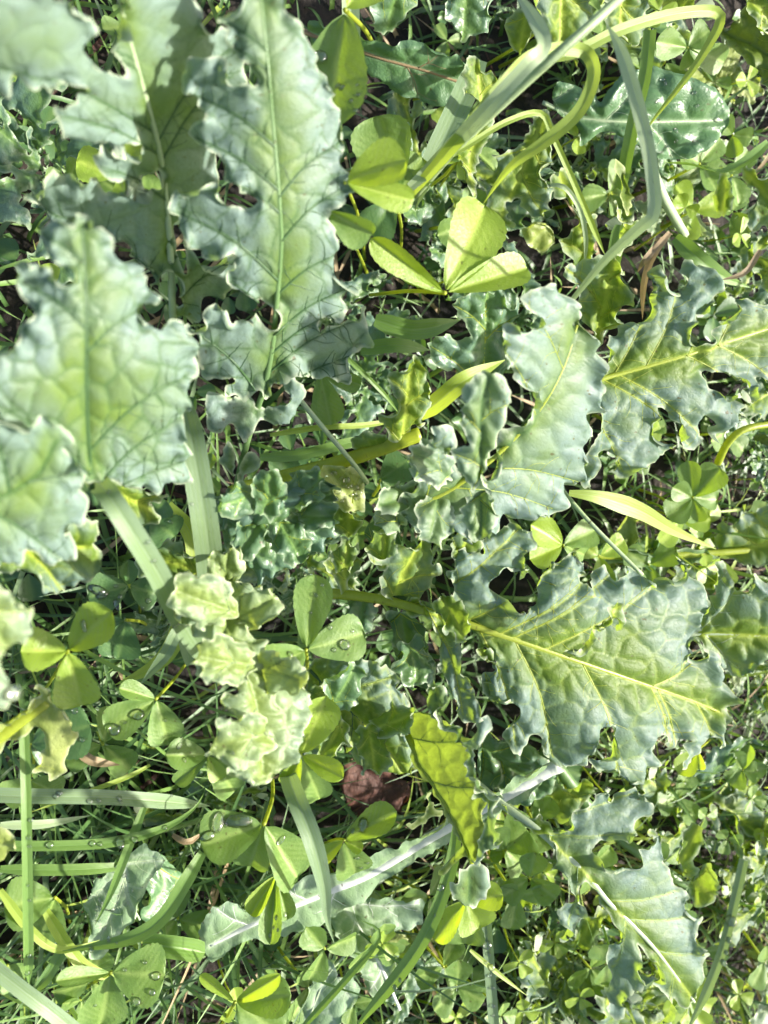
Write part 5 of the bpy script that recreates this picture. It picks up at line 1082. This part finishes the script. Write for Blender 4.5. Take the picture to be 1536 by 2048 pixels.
def drop(px, py, r, host, stretch=1.0, rot=0.0):
    d = (P(px, py, 0.0) - CAMP).normalized()
    hit, nn, idx, dist = BV.ray_cast(CAMP, d)
    if hit is None: return
    if nn.dot(d) > 0: nn = -nn
    rm = 1.2 * r * (hit - CAMP).dot(F) / FPX
    ob = bpy.data.objects.new('dew_drop', DM); COL.objects.link(ob)
    q = nn.to_track_quat('Z', 'Y')
    ob.matrix_world = Matrix.Translation(hit + nn * rm * 0.22) @ q.to_matrix().to_4x4() @ Matrix.Rotation(rot, 4, 'Z') @ Matrix.Diagonal((rm * stretch, rm, rm, 1))
    DROPS.append((host, py, px, r, ob))
rd = random.Random(9)
for host, lst in (
    ('the dewy clover sprig by the yellow midrib', [(690, 1290, 9), (660, 1255, 4), (705, 1262, 3), (632, 1190, 4), (645, 1170, 3), (580, 1310, 6), (560, 1322, 3), (668, 1300, 4), (622, 1225, 3)]),
    ('the clover sprig left of the pale crinkled leaf', [(277, 1430, 10), (230, 1460, 10), (250, 1445, 3), (330, 1440, 3)]),
    ('the very large clover leaflet', [(641, 116, 12), (676, 172, 5), (684, 176, 6), (702, 202, 4), (711, 222, 5), (715, 170, 3), (716, 190, 4)]),
    ('the small pale leaf beside the dark crinkled leaf', [(668, 945, 5), (682, 956, 4), (693, 960, 6), (700, 972, 5), (676, 982, 6), (690, 972, 4), (712, 975, 5), (718, 985, 6), (704, 990, 4), (690, 995, 3), (672, 998, 5), (684, 1002, 3), (716, 996, 4)]),
    ('the bottom left clover sprig', [(312, 1952, 7), (274, 2003, 6), (305, 1985, 5), (250, 1940, 3), (290, 1925, 3), (190, 2010, 3)]),
    ('the sharp broad clover sprig', [(437, 1645, 10, 1.7), (478, 1642, 11, 2.2), (452, 1650, 4), (562, 1680, 5, 2.0), (415, 1672, 8, 1.6)]),
    ('the dark clover leaflets behind the torn leaf', [(27, 1386, 14), (12, 1420, 16), (172, 1418, 6), (183, 1445, 5), (165, 1480, 4), (150, 1422, 5)]),
    ('the clover sprig above the white midrib leaf', [(727, 1650, 9, 1.4), (706, 1662, 5), (715, 1715, 4), (735, 1725, 3), (722, 1735, 3)]),
    ('the bright left clover sprig', [(168, 1252, 5, 2.4), (190, 1300, 3)]),
    ('the blue upright beaded grass', [(975, 1890, 7), (983, 1935, 6), (979, 1950, 4), (985, 1975, 4), (972, 1925, 3), (985, 2010, 5), (986, 2030, 3), (978, 1908, 3)]),
    ('the thin arching beaded grass', [(1462, 1842, 9), (1457, 1880, 5), (1452, 1905, 4), (1447, 1925, 6), (1440, 1950, 5), (1425, 1985, 4), (1410, 2010, 4)]),
    ('the dewy curving grass blade', [(100, 1690, 6), (185, 1687, 5), (200, 1688, 4), (240, 1684, 7, 1.7), (270, 1680, 5), (60, 1692, 3), (330, 1655, 4)]),
    ('the straight upright grass blade', [(58, 1675, 4), (62, 1640, 4), (58, 1910, 5), (55, 1945, 5), (60, 1800, 3), (56, 1770, 3)]),
    ('the wide grass blade at the bottom', [(882, 1775, 6), (853, 1920, 7), (862, 1880, 4), (800, 1960, 4), (790, 1975, 5), (870, 1830, 3)]),
    ('the looping yellow grass blade', [(1085, 172, 6), (1160, 170, 4), (1130, 110, 3), (1155, 200, 3)]),
    ('the dark wet clover sprig in the shade', [(195, 1180, 8, 2.0), (205, 1190, 6, 1.8), (235, 1210, 6, 1.8), (297, 1202, 5), (285, 1215, 3), (232, 1172, 3)]),
    ('the folded hanging clover sprig', [(553, 1835, 4), (548, 1855, 3), (556, 1860, 3), (540, 1870, 4), (570, 1830, 4)])):
    for a in lst: drop(a[0], a[1], a[2], host, a[3] if len(a) > 3 else 1.0, rd.uniform(0, 3))
for host, box, n in (('the wet translucent pale leaf', (180, 1740, 280, 1900), 16), ('the round smooth leaf', (1300, 150, 1440, 300), 10), ('the broad arching grass blade', (205, 980, 390, 1280), 14),
                     ('the wet clover by the crinkled tip', (335, 1480, 480, 1600), 12), ('the broad level grass blade', (60, 1585, 400, 1605), 9)):
    for k in range(n): drop(rd.uniform(box[0], box[2]), rd.uniform(box[1], box[3]), rd.uniform(2.2, 4.5), host, rd.uniform(1, 1.6), rd.uniform(0, 3))

ORD = 'first second third fourth fifth sixth seventh eighth ninth tenth eleventh twelfth thirteenth fourteenth fifteenth sixteenth seventeenth eighteenth'.split()
for host in sorted(set(d[0] for d in DROPS)):
    for k, d in enumerate(sorted((d for d in DROPS if d[0] == host), key=lambda d: (d[1], d[2]))):
        tag(d[4], '%s dew drop from the top on %s' % (ORD[k], host), 'dew drop', 'dew drops on ' + host)
